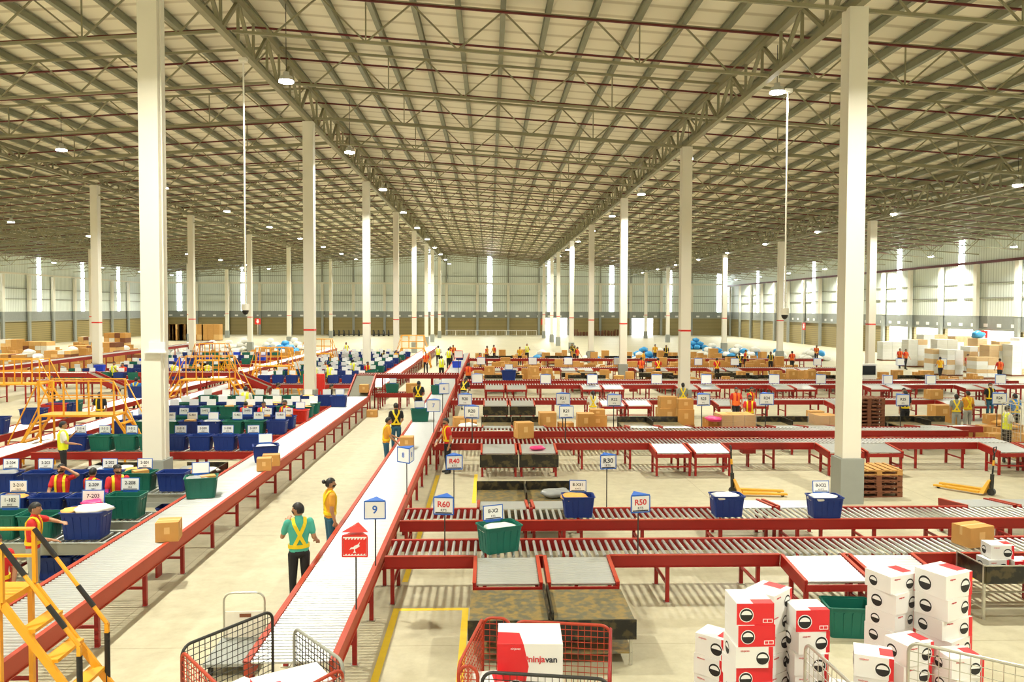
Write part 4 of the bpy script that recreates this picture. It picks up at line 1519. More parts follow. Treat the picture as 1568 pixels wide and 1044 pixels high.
stand('red_low', 1149, 607, 32.3, .5, 'person in red right behind the wrapped carton stack, lower than the other')
stand('red_low', 1160, 607, 29.3, -.3, 'person in a red shirt and black mask beside the wrapped carton stack', x=9.72)
stand('redv', 1384, 597, 31.6, .1, 'person in an orange vest left of the pair behind the dark pallets')
stand('blk', 1396, 600, 30.4, PI, 'person in black with yellow straps right of the dark pallet stack', x=16.2)
stand('grey', 1467, 603, 29.6, PI - .4, 'person with long dark hair in grey, working at the cartons on the right', x=17.75)
stand('yellowgrey', 1494, 598, 30.2, PI + .1, 'person in a yellow shirt and grey trousers among the right cartons', x=18.55)
stand('blackw', 1524, 585, 33.6, 0, 'person in black with a white mask facing the camera at the far right', x=21.6)
stand('bluec', 1555, 607, 29.0, PI, 'person in a blue shirt with yellow straps at the right edge')
stand('neon', 1557, 640, 25.15, PI / 2, 'person in a neon vest at the right end of the double side line', x=16.75)
# people farther off
far = [(687, 546, 62, 'neon', PI), (671, 530, 66, 'neon', PI), (676, 552, 52, 'neon', PI), (652, 545, 58, 'redv', 0), (1440, 565, 52.6, 'walk', PI), (1378, 545, 64, 'redv', 0), (1387, 546, 63, 'redv', .4),
       (1470, 543, 58, 'redv', 0), (1482, 548, 56, 'redv', .3), (1531, 560, 51, 'redv', PI), (1213, 543, 60, 'redv', PI), (1250, 533, 70, 'red_low', 0), (1098, 565, 51.5, 'red_low', PI), (1054, 545, 57, 'blk', .6),
       (1020, 530, 69, 'blk', 0), (1003, 530, 71, 'walk', 0), (985, 540, 60, 'walk', PI / 2), (982, 565, 51.8, 'redv', PI), (1008, 568, 51.6, 'red_low', PI), (880, 530, 68, 'blk', .3), (884, 535, 66, 'redv', 1),
       (876, 528, 72, 'blk', -.3), (745, 530, 68, 'red_low', 1), (757, 528, 70, 'red_low', -1), (796, 535, 66, 'walk', 0), (807, 527, 70, 'neon', 0), (694, 527, 70, 'red_low', 0), (689, 535, 66.8, 'red_low', .5),
       (735, 556, 56.8, 'redv', 1.2), (717, 573, 46.2, 'redv', PI), (1141, 540, 62, 'red_low', 1), (1180, 545, 58.5, 'blk', 0), (1132, 552, 56.6, 'blk', PI), (530, 528, 72, 'neon', .4), (498, 560, 48.1, 'red_low', .5),
       (540, 560, 48.2, 'neon', PI), (563, 558, 48, 'magenta', .3), (440, 560, 48.5, 'redv', .4), (267, 566, 46.1, 'neon', PI), (252, 565, 46.2, 'walk', PI), (310, 552, 49.2, 'blk', PI), (318, 560, 46.2, 'neon', PI),
       (340, 548, 49.3, 'blk', PI), (426, 552, 48.4, 'blk', PI), (308, 567, 46.2, 'blk', PI), (482, 570, 44.4, 'neon', PI), (247, 552, 46.1, 'magenta', 0), (188, 565, 46.1, 'redv', 0), (175, 560, 46, 'neon', 0),
       (208, 592, 36, 'bluec', PI), (153, 612, 30, 'blk', 0), (78, 580, 37.5, 'red_low', .8), (505, 563, 44.6, 'neon', PI), (588, 545, 60.1, 'blk', PI), (606, 548, 60.2, 'walk', 1)]
gl = {'neon': 'person in a neon yellow vest, small in the distance', 'redv': 'person in an orange vest, small in the distance', 'red_low': 'person in a red shirt, small in the distance',
      'blk': 'person in black with yellow straps, small in the distance', 'walk': 'person in a mustard shirt, small in the distance', 'magenta': 'person in red and magenta, small in the distance', 'bluec': 'person in a blue shirt by the left conveyors, seen from behind'}
for px, py, Y, k, rz in far:
    put(PP[k], gl[k], atY(px, Y, 1.2), Y, rz, gl[k].replace('person', 'people').replace(', small', ''))
# ---------------------------------------------------------------- things in front
def floor_line(x0, y0, x1, y1):
    struct(MB().box(x0, y0, 0, x1, y1, .003).build('floor_marking', 'line'))


floor_line(-1.52, 7.0, -1.42, 12.62)
floor_line(-1.42, 12.52, -.42, 12.62)
floor_line(-.42, 7.0, -.32, 12.62)
floor_line(-1.52, 16.2, -1.42, 22.8)
floor_line(-.42, 19.5, -.32, 22.9)
floor_line(-1.52, 13.85, -1.42, 14.75)
floor_line(8.6, 13.8, 8.7, 14.8)


def wire_panel(t, p, q, z0, z1, fm, wm, nm, pitch=.062, r=.016, rnd=.10, zdrop=0.0):
    """A tube frame with rounded top corners and its wire mesh, as two parts."""
    p, q = V((p[0], p[1], 0)), V((q[0], q[1], 0))
    d = (q - p)
    L = d.length
    d = d / L
    P = lambda s, z: p + d * s + V((0, 0, z))
    pts = [P(0, z0)]
    for i in range(6):
        a = PI / 2 * i / 5
        pts.append(P(rnd * (1 - math.cos(a)), z1 - rnd + rnd * math.sin(a)))
    for i in range(6):
        a = PI / 2 * i / 5
        pts.append(P(L - rnd + rnd * math.sin(a), z1 - zdrop - rnd + rnd * math.cos(a)))
    pts.append(P(L, z0))
    b = MB().tube(pts, r, 8)
    b.bar(P(0, z0), P(L, z0), .03, .03)
    b.build('panel_frame', fm, t)
    b = MB()
    n = int(L / pitch)
    for i in range(1, n):
        s = L * i / n
        b.bar(P(s, z0), P(s, z1 - .015 - zdrop * s / L), .006, .006)
    k = int((z1 - z0) / pitch)
    for i in range(1, k):
        z = z0 + (z1 - z0) * i / k
        b.bar(P(.01, z), P(L - .01, z - zdrop * i / k), .006, .006)
    b.build('wire_mesh', wm, t)


def cage(label, corners, panels, z1=1.6, fm='orange', group=None, deck='red', cat='cart', nm='wire_cart', pitch=.062):
    c = sum((V((x, y, 0)) for x, y in corners), V()) / 4
    t = thing(nm, label, cat, c, 0, group)
    K = [(x - c.x, y - c.y) for x, y in corners]
    vs = [(x, y, z) for z in (.17, .21) for x, y in K]
    MB().add(vs, [(3, 2, 1, 0), (4, 5, 6, 7), (0, 1, 5, 4), (1, 2, 6, 5), (2, 3, 7, 6), (3, 0, 4, 7)]).build('deck', deck, t)
    for x, y in K:
        x, y = x * .88, y * .88
        MB().cyl((-.02, 0, .06), (.02, 0, .06), .06, 12).box(-.03, -.03, .1, .03, .03, .17).build('caster', 'dark', t, (x, y, 0))
    for i, (a, e, f, w, top) in enumerate(panels):
        L = lambda u: (K[int(u) % 4][0] * (1 - u % 1) + K[(int(u) + 1) % 4][0] * (u % 1), K[int(u) % 4][1] * (1 - u % 1) + K[(int(u) + 1) % 4][1] * (u % 1))
        wire_panel(t, L(a), L(e - 1e-6) if e == 4 else L(e), .21, top, f, w, i, pitch)
    return t


# middle cart: corners front-left, rear-left, rear-right, front-right
cage('red wire cart in the middle front, holding the big white and red box', [(-.27, 7.05), (-.06, 8.15), (1.24, 7.95), (1.06, 6.85)],
     [(0, 1, 'orange', 'orange', 1.6), (1, 1.22, 'orange', 'orange', 1.6), (1.25, 2, 'orange', 'orange', 1.58), (2, 3, 'red', 'orange', 1.58), (3, 3.84, 'dark', 'dark', 1.55), (3.87, 4, 'orange', 'orange', 1.6)])
cage('red wire cart at the end of the middle conveyor, two white and red boxes inside', [(-2.9, 7.5), (-2.29, 8.39), (-1.33, 7.2), (-1.92, 6.3)],
     [(0, 1, 'dark', 'dark', 1.6), (1.34, 2, 'girt', 'dark', 1.58), (2, 3, 'orange', 'orange', 1.52), (3, 4, 'orange', 'orange', 1.56)])


def nbox(label, w, d, h, x, y, z, rz=0.0, group=None, style=0, big=False):
    """White carton with a red end, a round black emblem and the carrier's name; the red end is at local +x.
    style 1: the whole front face is red."""
    t = thing('shipping_box', label, 'box', (x, y, z), rz, group)
    e = .0012
    b = MB().box(-w / 2, -d / 2, 0, w / 2, d / 2, h, 0)
    if big:                                                  # red part on the left, ending in a point
        T = Matrix.Translation((0, -d / 2 - e, 0)) @ Matrix.Rotation(PI / 2, 4, 'X')
        b.prism([(-w / 2, 0), (-w * .12, 0), (-w * .02, h * .62), (-w * .10, h), (-w / 2, h)], T, -.001, 1)
        b.box(-w / 2 - e, -d / 2, 0, -w / 2, d / 2, h, 1)
        b.add([(-w / 2, -d / 2, h + e), (-w * .10, -d / 2, h + e), (-w * .16, d * .02, h + e), (-w / 2, d * .06, h + e)], [(0, 1, 2, 3)], 1)
    elif style == 1:
        b.box(-w / 2, -d / 2 - e, 0, w / 2, -d / 2, h, 1)
        b.box(-w * .06, -d / 2, h, w / 2, -d * .22, h + e, 1)
        b.box(w * .20, -d / 2 - 2 * e, h * .10, w * .46, -d / 2 - e, h * .28, 2)
        b.box(w * .22, -d / 2 - 3 * e, h * .13, w * .31, -d / 2 - 2 * e, h * .25, 1)
        b.box(w * .33, -d / 2 - 3 * e, h * .13, w * .44, -d / 2 - 2 * e, h * .25, 1)
    else:
        b.box(w / 2, -d / 2, 0, w / 2 + e, d / 2, h, 1)
        b.box(w * .38, -d / 2 - e, h * .0, w / 2, -d / 2, h * 1, 1)
        b.box(w * .16, -d * .3, h, w / 2, d * .3, h + e, 1)
    b.build('box_shell', ['boxw', 'boxr', 'white'], t)
    rr = h * (.30 if not big else .17)

    def disc(px, pz, face):
        b = MB()
        n = 20
        for r, m, o in ((rr * 1.12, 1, 0), (rr, 0, .0006)):
            b.add([(r * math.cos(2 * PI * i / n), -o, r * math.sin(2 * PI * i / n)) for i in range(n)], [tuple(range(n))], m)
        arc = [(.80 * rr * math.cos(a), -.0012, rr * .04 + .66 * rr * math.sin(a)) for a in np.linspace(0, PI, 12)]
        b.add(arc, [tuple(range(12))], 1)
        o = b.build('round_emblem', ['black', 'white'], t, (px, -d / 2 - 2 * e, pz) if face == 0 else (-w / 2 - 2 * e, d * .16, pz))
        if face == 1:
            o.rotation_euler = (0, 0, -PI / 2)
    if big:
        disc(-w * .22, h * .20, 0)
        lettering('ninja', .085, 'inkred', t, (w * .10, -d / 2 - 2 * e, h * .74), bold=.002)
        lettering('van', .085, 'ink', t, (w * .325, -d / 2 - 2 * e, h * .735), bold=.002)
        MB().ell((0, 0, 0), (.016, .001, .02), 10, 6).build('pin_mark', 'inkred', t, (-w * .05, -d / 2 - 2 * e, h * .76))
        lettering('ninjavan', .03, 'white', t, (-w * .22, -d / 2 - 2 * e, h * .92))
    else:
        disc(-w * .24 if style == 1 else w * .22, h * .46, 0)
        if style != 1:
            disc(0, h * .46, 1)
            lettering('ninjavan', .028, 'inkred', t, (-w * .25, -d / 2 - 2 * e, h * .82))
    return t


t = nbox('big white and red box with a printed name in the middle wire cart', .62, .50, .56, .40, 7.66, 1.07, -.03, big=True)
nbox('white box under the big printed one in the middle wire cart', .62, .52, .42, .41, 7.66, .64, -.03)
nbox('bottom white box in the middle wire cart', .64, .54, .42, .41, 7.66, .21, -.03)
nbox('white box leaning low in the left corner of the middle wire cart', .26, .3, .5, .0, 7.30, .86, .15)
nbox('white box low in the left corner of the middle wire cart, under another', .26, .3, .64, .0, 7.30, .21, .15)
nbox('printed white and red box on the right in the end cart of the middle conveyor', .62, .42, .40, -1.78, 7.12, 1.06, .55, big=True)
nbox('white and red box on the left in the end cart of the middle conveyor', .55, .40, .34, -2.28, 7.05, 1.02, .95, big=True)
for i, (x, y, rz) in enumerate(((-1.78, 7.12, .55), (-2.28, 7.05, .95))):
    for k in range(2):
        nbox('white box in the end cart under the %s printed one, %s layer' % (('right', 'left')[i], ('lowest', 'middle')[k]), .55, .40, .42 if i == 0 else .40, x, y, .21 + (.425 if i == 0 else .405) * k, rz)
carton(3, 'brown carton low in the far left corner of the end cart', -2.42, 7.85, .21, .95, sc=1.05)

# stacks of white and red boxes on the right
def stack(nm, x, y, n, w, d, h, rz, style, ztop=None, jit=.06, seq=None):
    z = 0.0
    for i in range(n):
        hh = h * (seq[i % len(seq)] if seq else 1)
        r = rz + R.uniform(-jit, jit) * 2
        st = style if not isinstance(style, (list, tuple)) else style[i % len(style)]
        pos = 'top' if i == n - 1 else ('bottom' if i == 0 else NTH[n - 1 - i] + ' from top')
        nbox('white and red box, %s in %s' % (pos, nm if len(nm.split()) < 10 else nm.replace('just ', '')), w, d, hh - .002, x + R.uniform(-.015, .015), y + R.uniform(-.015, .015), z, r, style=st)
        z += hh


stack('the front left stack with red faces', 2.62, 7.84, 9, .37, .40, .213, .03, [0, 1, 0, 1, 0, 1, 0, 1, 1], jit=.02)
stack('the stack behind the red-faced one', 3.06, 8.52, 8, .40, .34, .219, .62, 0, jit=.08)
stack('the third stack from the left, shorter', 3.42, 8.36, 7, .36, .32, .232, .08, [0, 0, 0, 0, 0, 0, 1], jit=.12)
stack('the lowest, leftmost stack', 2.44, 8.38, 6, .34, .30, .222, -.75, 0, jit=.03)
stack('the tall stack beside the empty green tote', 4.58, 8.82, 9, .40, .36, .205, .42, 0, jit=.06, seq=[1, .9, 1.12, .95, 1.03])
stack('the rightmost tall stack of white boxes', 5.06, 8.60, 8, .44, .38, .238, .46, 0, jit=.08, seq=[1, 1.1, .9])
stack('the low heap, left part', 3.90, 7.85, 6, .36, .30, .225, -.35, 0, jit=.12)
stack('the low heap, right part', 4.42, 8.14, 6, .36, .30, .225, .30, 0, jit=.1)
stack('the low heap before the rightmost stack', 4.86, 8.0, 6, .36, .30, .21, .3, 0, jit=.1)
stack('the front heap by the galvanised cart', 3.44, 7.44, 6, .34, .30, .195, -.5, 0, jit=.1)

cage('galvanised wire cart at the lower right corner of the picture', [(3.42, 6.35), (4.02, 7.40), (5.06, 6.62), (4.46, 5.57)], [(1, 2, 'steel', 'steel', 1.625), (0, 1, 'steel', 'steel', .8)], fm='steel', deck='steel', pitch=.085)
cage('galvanised wire cart in front of the shorter box stack', [(2.2, 6.3), (2.13, 7.4), (3.03, 7.42), (3.1, 6.3)], [(2, 3, 'steel', 'steel', 1.62), (0, 1, 'steel', 'steel', .8)], fm='steel', deck='steel', pitch=.085)

# table with black panels at the right, white boxes on it
t = thing('sorting_table', 'steel table with a black side panel carrying white boxes at the right edge', 'table', (8.4, 12.3, 0))
MB().box(-.72, -.34, .58, .9, .38, .61).build('table_top', 'board', t)
MB().box(-.75, -.36, .57, -.72, .38, .84).build('side_panel', 'apron', t)
MB().box(-.72, -.37, .57, .9, -.34, .84).build('front_panel', 'apron', t)
for x in (-.735, .86):
    for y in (-.34, .36):
        MB().box(-.018, -.018, 0, .018, .018, .86).build('leg', 'steel', t, (x, y, 0))
MB().bar((-.735, -.34, .18), (.86, -.34, .18), .025, .025).bar((-.735, .36, .18), (.86, .36, .18), .025, .025).bar((-.735, -.34, .18), (-.735, .36, .18), .025, .025).bar((-.735, -.34, .85), (-.735, .36, .85), .02, .015).bar((-.735, -.36, .85), (.86, -.36, .85), .02, .015).build('frame_rail', 'steel', t)
nbox('white box with a red left half, lowest left on the right table', .34, .3, .24, 8.05, 12.36, .611, .05)
nbox('red-faced white box in front on the right table', .32, .26, .24, 8.42, 12.28, .611, .05, style=1)
nbox('white box at the right end of the right table', .34, .3, .24, 8.85, 12.33, .611, .05)
nbox('white box lying on top of the others on the right table', .36, .3, .22, 8.15, 12.40, .853, -.08)

# platform hand truck in the walkway
t = thing('platform_trolley', 'folding platform trolley with a looped handle and pale back panel in the walkway', 'trolley', (-3.42, 11.1, 0), .04)
MB().box(-.31, -.85, .15, .31, 0, .19).build('deck', 'plinth', t)
pts = [(-.28, 0, .19), (-.28, 0, .70)] + [(-.28 + .12 * (1 - math.cos(a)), 0, .70 + .12 * math.sin(a)) for a in np.linspace(.3, PI / 2, 5)]
pts += [(-x, y, z) for x, y, z in reversed(pts)]
MB().tube(pts, .014, 8).build('loop_handle', 'steel', t)
for x in (-.24, .24):
    for y in (-.75, -.1):
        MB().cyl((-.02, 0, .06), (.02, 0, .06), .06, 12).box(-.03, -.03, .1, .03, .03, .15).build('caster', 'dark', t, (x, y, 0))
MB().box(-.26, -.02, .20, .26, .0, .56).box(-.06, -.024, .48, .10, -.02, .53, 1).build('back_panel', ['cream', 'woodd'], t)


# pallet jacks
def jack(label, x, y, rz):
    t = thing('pallet_jack', label, 'pallet jack', (x, y, 0), rz)
    for s in (-1, 1):
        b = MB()
        b.add([(.1, s * .19 - .08, .05), (1.22, s * .19 - .06, .05), (1.22, s * .19 + .06, .05), (.1, s * .19 + .08, .05),
               (.1, s * .19 - .08, .11), (1.22, s * .19 - .06, .09), (1.22, s * .19 + .06, .09), (.1, s * .19 + .08, .11)],
              [(3, 2, 1, 0), (4, 5, 6, 7), (0, 1, 5, 4), (1, 2, 6, 5), (2, 3, 7, 6), (3, 0, 4, 7)])
        b.build('fork', 'jack', t)
        MB().cyl((1.1, s * .19 - .04, .04), (1.1, s * .19 + .04, .04), .04, 10).build('fork_wheel', 'dark', t)
    b = MB().add([(.1, -.27, .06), (.1, .27, .06), (-.06, .12, .40), (-.06, -.12, .40), (-.02, -.27, .06), (-.02, .27, .06), (-.12, .12, .40), (-.12, -.12, .40)],
                 [(0, 1, 2, 3), (7, 6, 5, 4), (0, 4, 5, 1), (1, 5, 6, 2), (2, 6, 7, 3), (3, 7, 4, 0)])
    b.build('pump_body', 'jack', t)
    MB().cyl((-.12, -.06, .09), (-.12, .06, .09), .09, 14).build('steer_wheel', 'dark', t)
    MB().cyl((-.12, 0, .18), (-.13, 0, .55), .05, 10).build('pump_cylinder', 'dark', t)
    MB().cyl((-.13, 0, .5), (-.17, 0, 1.12), .022, 8).build('tiller', 'black', t)
    MB().cyl((-.148, 0, .78), (-.158, 0, .92), .03, 8).build('tiller_band', 'jack', t)
    MB().tube([(-.17, 0, 1.10), (-.17, -.1, 1.16), (-.18, -.1, 1.26), (-.18, .1, 1.26), (-.17, .1, 1.16), (-.17, 0, 1.10)], .014, 7).build('tiller_grip', 'black', t)
    return t


jack('yellow pallet jack standing left of the tall column, forks to the right', 6.45, 20.35, -.12)
jack('yellow pallet jack at the right edge, forks pointing away', 12.95, 20.2, 2.25)


def pallet(label, x, y, z, rz, m, group=None):
    t = thing('pallet', label, 'pallet', (x, y, z), rz, group)
    b = MB()
    for i in range(7):
        u = -.6 + 1.2 * i / 6
        b.box(max(-.6, u - .07), -.5, .118, min(.6, u + .07), .5, .14)
    b.build('top_boards', m, t)
    for yy in (-.44, 0, .44):
        b = MB()
        for u in (-.53, 0, .53):
            b.box(u - .07, yy - .05, .022, u + .07, yy + .05, .10)
        b.box(-.6, yy - .05, .10, .6, yy + .05, .118).box(-.6, yy - .05, 0, .6, yy + .05, .022)
        b.build('stringer', m, t)


for k in range(5):
    pallet('%s wooden pallet of the stack right of the tall column' % ('pale top' if k == 4 else 'dark ' + ['bottom', 'second', 'third', 'fourth'][k]), 9.98, 20.4, .142 * k, R.uniform(-.03, .03), 'wood' if k == 4 else 'woodd')
for k in range(10):
    pallet('dark wooden pallet, number %s from the floor in the tall stack behind the column' % ['one', 'two', 'three', 'four', 'five', 'six', 'seven', 'eight', 'nine', 'ten'][k], 14.5, 30.3, .142 * k, R.uniform(-.03, .03), 'woodd')
    
# roll cage at the right edge
cage('tall galvanised roll cage with brown cartons at the right edge', [(16.15, 23.6), (16.15, 24.5), (17.1, 24.5), (17.1, 23.6)], [(0, 1, 'steel', 'steel', 1.9), (1, 2, 'steel', 'steel', 1.9), (2, 3, 'steel', 'steel', 1.9)], deck='steel', nm='roll_cage', pitch=.12)
carton(5, 'brown carton at the bottom of the roll cage by the right edge', 16.6, 24.05, .21, 0, sc=1.1)
carton(2, 'brown carton on top in the roll cage by the right edge', 16.62, 24.05, .66, .2)
# red cabinet behind the second left column
t = thing('hose_cabinet', 'red fire hose cabinet standing behind the second left column', 'cabinet', (-8.1, 37.0, 0))
MB().box(-.48, -.12, 0, .48, .16, 1.75).build('cabinet_body', 'signred', t)
MB().box(-.42, -.14, .1, .42, -.12, 1.65).build('door', 'signred', t)
MB().box(.3, -.16, .8, .34, -.14, .95).build('handle', 'steel', t)
# screen on its stand at the right column beyond
t = thing('monitor_stand', 'dark monitor on a white cabinet left of the right far column', 'monitor', (23.0, 47.5, 0))
MB().box(-.5, 0, 0, .5, .4, 1.5).build('cabinet_body', 'white', t)
MB().box(-.42, -.03, .85, .42, 0, 1.4).build('screen', 'screen', t)
# arrow signs for extinguishers
for px, py, x, y, w, rz, lab in ((1531, 507, 43.05, 68.0, 1.0, -PI / 2, 'red sign with a white down arrow between the dock doors'), (1249, 500, 43.0, 107.5, 1.0, -PI / 2, 'red sign with a white down arrow on the far side wall'),
                            (407, 492, -39.5, 137, 1.0, 0, 'red sign with a white down arrow above the far left shutters'), (836, 489, 9.6, 140.0, .8, 0, 'red sign with a white down arrow beside the far open doorway')):
    t = thing('wall_sign', lab, 'sign', (x, y, 0), rz)
    MB().box(-w / 2, -.02, 2.0, w / 2, .02, 3.0).build('sign_plate', 'signred', t)
    b = MB()
    b.add([(-.08 * w * 2, -.025, 2.85), (-.08 * w * 2, -.025, 2.5), (-.3 * w, -.025, 2.5), (0, -.025, 2.12), (.3 * w, -.025, 2.5), (.08 * w * 2, -.025, 2.5), (.08 * w * 2, -.025, 2.85)], [(0, 1, 2, 3, 4, 5, 6)])
    b.build('arrow', 'white', t)
    MB().box(-.03, -.02, 0, .03, .02, 2.0).build('post', 'cream', t)
# ---------------------------------------------------------------- cartons, bags and stacks farther off
# cartons and bags among the sorters (column px, depth, level, kind, turn)
near = [(697, 28.6, 0, 5, .1), (712, 29.4, 0, 2, .3), (706, 28.6, .40, 1, .2), (724, 28.8, 0, 6, .1), (718, 30.0, 0, 7, .0), (838, 28.3, 0, 7, 0), (838, 28.3, .42, 7, .05), (861, 28.2, 0, 5, .2), (866, 28.3, .4, 6, .1),
        (896, 28.0, 0, 7, 0), (896, 28.0, .42, 7, 0), (913, 28.5, 0, 7, .1), (914, 28.5, .42, 2, 0), (914, 28.5, .74, 6, 0), (930, 28.0, 0, 5, .1), (912, 27.2, 0, 5, 0), (937, 27.4, 0, 2, .2),
        (1022, 30.0, 0, 5, 0), (1022, 30.0, .4, 5, .1), (1022, 30.0, .8, 2, .05), (1048, 29.2, 0, 7, .1), (1048, 29.2, .42, 7, 0), (1048, 29.2, .84, 1, 0), (1040, 28.2, 0, 5, .3), (1076, 28.1, 0, 7, 0), (1090, 28.4, 0, 5, .1), (1090, 28.4, .4, 1, .3),
        (1207, 31.0, 0, 5, .2), (1218, 30.6, 0, 2, .0), (1244, 30.2, 0, 7, 0), (1248, 30.0, .42, 1, 0), (1330, 27.6, 0, 5, .2), (1342, 27.4, 0, 6, .6), (1318, 27.5, 0, 2, .3),
        (1408, 31.4, 0, 5, .1), (1425, 31.2, 0, 5, .2), (1440, 30.6, 0, 7, 0), (1440, 30.6, .42, 5, .1), (1452, 31.0, 0, 7, .2), (1452, 31.0, .42, 2, 0), (1470, 27.7, 0, 5, .1), (1483, 27.8, 0, 5, 0), (1516, 28.8, 0, 5, 0), (1520, 29.2, .4, 1, .1),
        (1530, 28.2, 0, 7, .2), (1541, 28.0, 0, 5, .1), (1525, 27.7, 0, 2, .3), (1546, 29.0, 0, 5, .4)]
for i, (px, Y, z, k, rz) in enumerate(near):
    side = 'left of the first sorters' if px < 780 else 'behind the upright carton' if px < 880 else 'by the person with a ponytail' if px < 960 else 'right of the middle sorters' if px < 1100 else 'behind the tall column' if px < 1400 else 'among the people at the right'
    carton(k, 'brown carton in the heap %s, before the single side line' % side, atY(px, Y, .3), Y, z * 1.32, rz, 'brown cartons %s' % side, 1.32)
for i, (px, Y, z, k) in enumerate(((700, 27.6, 0, 0), (715, 28.2, .42, 2), (866, 28.9, 0, 4), (872, 27.9, 0, 0), (1093, 27.9, .62, 4), (1100, 28.6, 0, 0), (735, 27.7, 0, 3), (1350, 27.9, .0, 3), (1536, 28.4, .45, 3), (1548, 28.0, .42, 3))):
    parcel(BAGME[k], '%s parcel bag in the carton heaps before the single side line, %s from the left' % (['white', 'grey', 'white', 'orange', 'pink'][k], NTH[i]), atY(px, Y, .3), Y, z * 1.32, .4 * i, None, 1.3)
carton(1, 'brown carton riding the single side line behind the pallets', atY(1431, 35, .8), 35.1, .80, .1, sc=1.5)


def wrapped(label, x, y, w, d, h, rz=0, group=None, top=None, m='carton', film=True, n=(3, 2, 3)):
    """A pallet of cartons wound with clear film."""
    t = thing('wrapped_pallet', label, 'pallet load', (x, y, 0), rz, group)
    MB().box(-w / 2, -d / 2, 0, w / 2, d / 2, .12).build('pallet', 'woodd', t)
    OCC.append((x, y, max(w, d) * .6))
    nx, ny, nz = n
    for i in range(nx):
        for j in range(nz):
            for k in range(ny):
                u, v, z = -w / 2 + w * i / nx, -d / 2 + d * k / ny, .12 + (h - .12) * j / nz
                e = .012
                MB().box(u + e, v + e, z + .004, u + w / nx - e, v + d / ny - e, z + (h - .12) / nz - .004).build('carton', R.choice(m if isinstance(m, list) else [m, 'carton', 'cartonl']), t)
    if film:
        g = .02
        vs = [(sx * (w / 2 + g), sy * (d / 2 + g), z) for z in (.1, h * .5, h + .01) for sx, sy in ((-1, -1), (1, -1), (1, 1), (-1, 1))]
        MB().add(vs, [(a + 4 * r, (a + 1) % 4 + 4 * r, (a + 1) % 4 + 4 * (r + 1), a + 4 * (r + 1)) for r in range(2) for a in range(4)]).build('film_wrap', 'film', t)
    return t


wrapped('film-wrapped stack of brown cartons in front of the person in an orange vest', atY(1126, 28.2, .5), 28.3, 1.25, .9, 1.05, .04, n=(3, 2, 4))
wrapped('film-wrapped stack of brown cartons just left of the tall column', atY(1262, 28.4, .5), 28.4, .8, .8, 1.0, .1, n=(2, 2, 3))

def pile(x, y, n, wd, kinds, sp=1.0, hmax=1.2):
    """Full sacks thrown on a heap: every one lies on those below."""
    m = 3 if n > 8 else 2
    OCC.append((x, y, m * .75))
    z = 0
    while m > 0:
        for i in range(m * m if m > 1 else 1):
            k = R.choice(kinds)
            nm = ['white', 'white', 'blue', 'grey', 'white'][k]
            u, v = (i % m - (m - 1) / 2) * .86, (i // m - (m - 1) / 2) * .76
            parcel(SACKME[k], '%s sack %s' % (nm, wd), x + u + R.uniform(-.05, .05), y + v + R.uniform(-.05, .05), z, R.choice((0, PI)) + R.uniform(-.15, .15), '%s sacks %s' % (nm, wd), R.uniform(.76, .88), 'sack')
        z += .42
        m -= 1


for px, Y, n, kinds, wd in ((1090, 80, 12, (0, 2, 2, 1), 'on the floor before the far right wall'), (1065, 95, 12, (2, 2, 0), 'on the floor before the far right wall'), (1130, 78, 10, (0, 2, 1), 'on the floor before the far right wall'),
                            (1155, 72, 12, (0, 1, 2), 'on the floor before the far right wall'), (1190, 78, 8, (2, 0), 'on the floor before the far right wall'), (1247, 74, 9, (2, 0, 0), 'on the floor before the far right wall'),
                            (985, 72, 10, (2, 0, 2), 'beyond the farthest side line'), (1010, 78, 8, (2, 0), 'beyond the farthest side line'), (905, 72, 8, (0, 2, 3), 'beyond the farthest side line'), (830, 74, 6, (2, 2, 0), 'beyond the farthest side line'),
                            (437, 84, 14, (2, 2, 0, 0), 'heaped beside the second left column'), (450, 92, 14, (2, 0, 0), 'heaped beside the second left column'), (415, 90, 10, (0, 0, 2), 'heaped beside the second left column'),
                            (265, 74, 14, (0, 1, 4), 'in the long white heap at the left'), (290, 80, 14, (0, 1, 4), 'in the long white heap at the left'), (325, 84, 14, (0, 1, 4), 'in the long white heap at the left'),
                            (350, 86, 12, (0, 1, 4), 'in the long white heap at the left'), (375, 90, 12, (0, 1, 4), 'in the long white heap at the left'), (245, 70, 12, (0, 1, 4), 'in the long white heap at the left'),
                            (45, 66, 10, (0, 1, 4), 'on the cartons at the far left'), (75, 58, 8, (3, 3, 0), 'on the cartons at the far left'), (110, 70, 10, (0, 1), 'on the cartons at the far left'), (190, 72, 10, (0, 4), 'on the cartons at the far left')):
    pile(atY(px, Y, 1), Y, n, wd, kinds, 1.5, 1.5 if px < 480 else 1.0)

# tall loads at the dock doors
for i, (px, Y, h, w) in enumerate(((1400, 66, 2.3, 1.6), (1425, 70, 2.6, 2.0), (1445, 64, 2.4, 1.6), (1470, 66, 2.6, 1.5), (1490, 60, 2.0, 1.3), (1503, 63, 2.5, 1.6), (1522, 58, 2.2, 1.5), (1540, 60, 2.4, 1.6), (1556, 57, 2.3, 1.5), (1362, 74, 1.8, 1.8),
                                   (1505, 54.8, 1.5, 1.6), (1435, 58, 1.9, 1.3), (1455, 57, 1.9, 1.2), (1568, 62, 2.6, 1.6))):
    wrapped('tall film-wrapped pallet load standing before the open dock doors', atY(px, Y, 1), Y, w, 1.2, h, R.uniform(-.1, .1), 'film-wrapped loads at the dock doors', m=R.choice((['cartonl', 'cartonl', 'white'], ['white', 'bagw', 'cartonl'], ['bagw', 'boxw', 'boxw'])), n=(2, 1, 5))
parcel(SACKME[2], 'blue sack on the load before the dock doors, upper middle', atY(1497, 63, 2.5), 63, 2.51, 0, None, .95, 'sack')
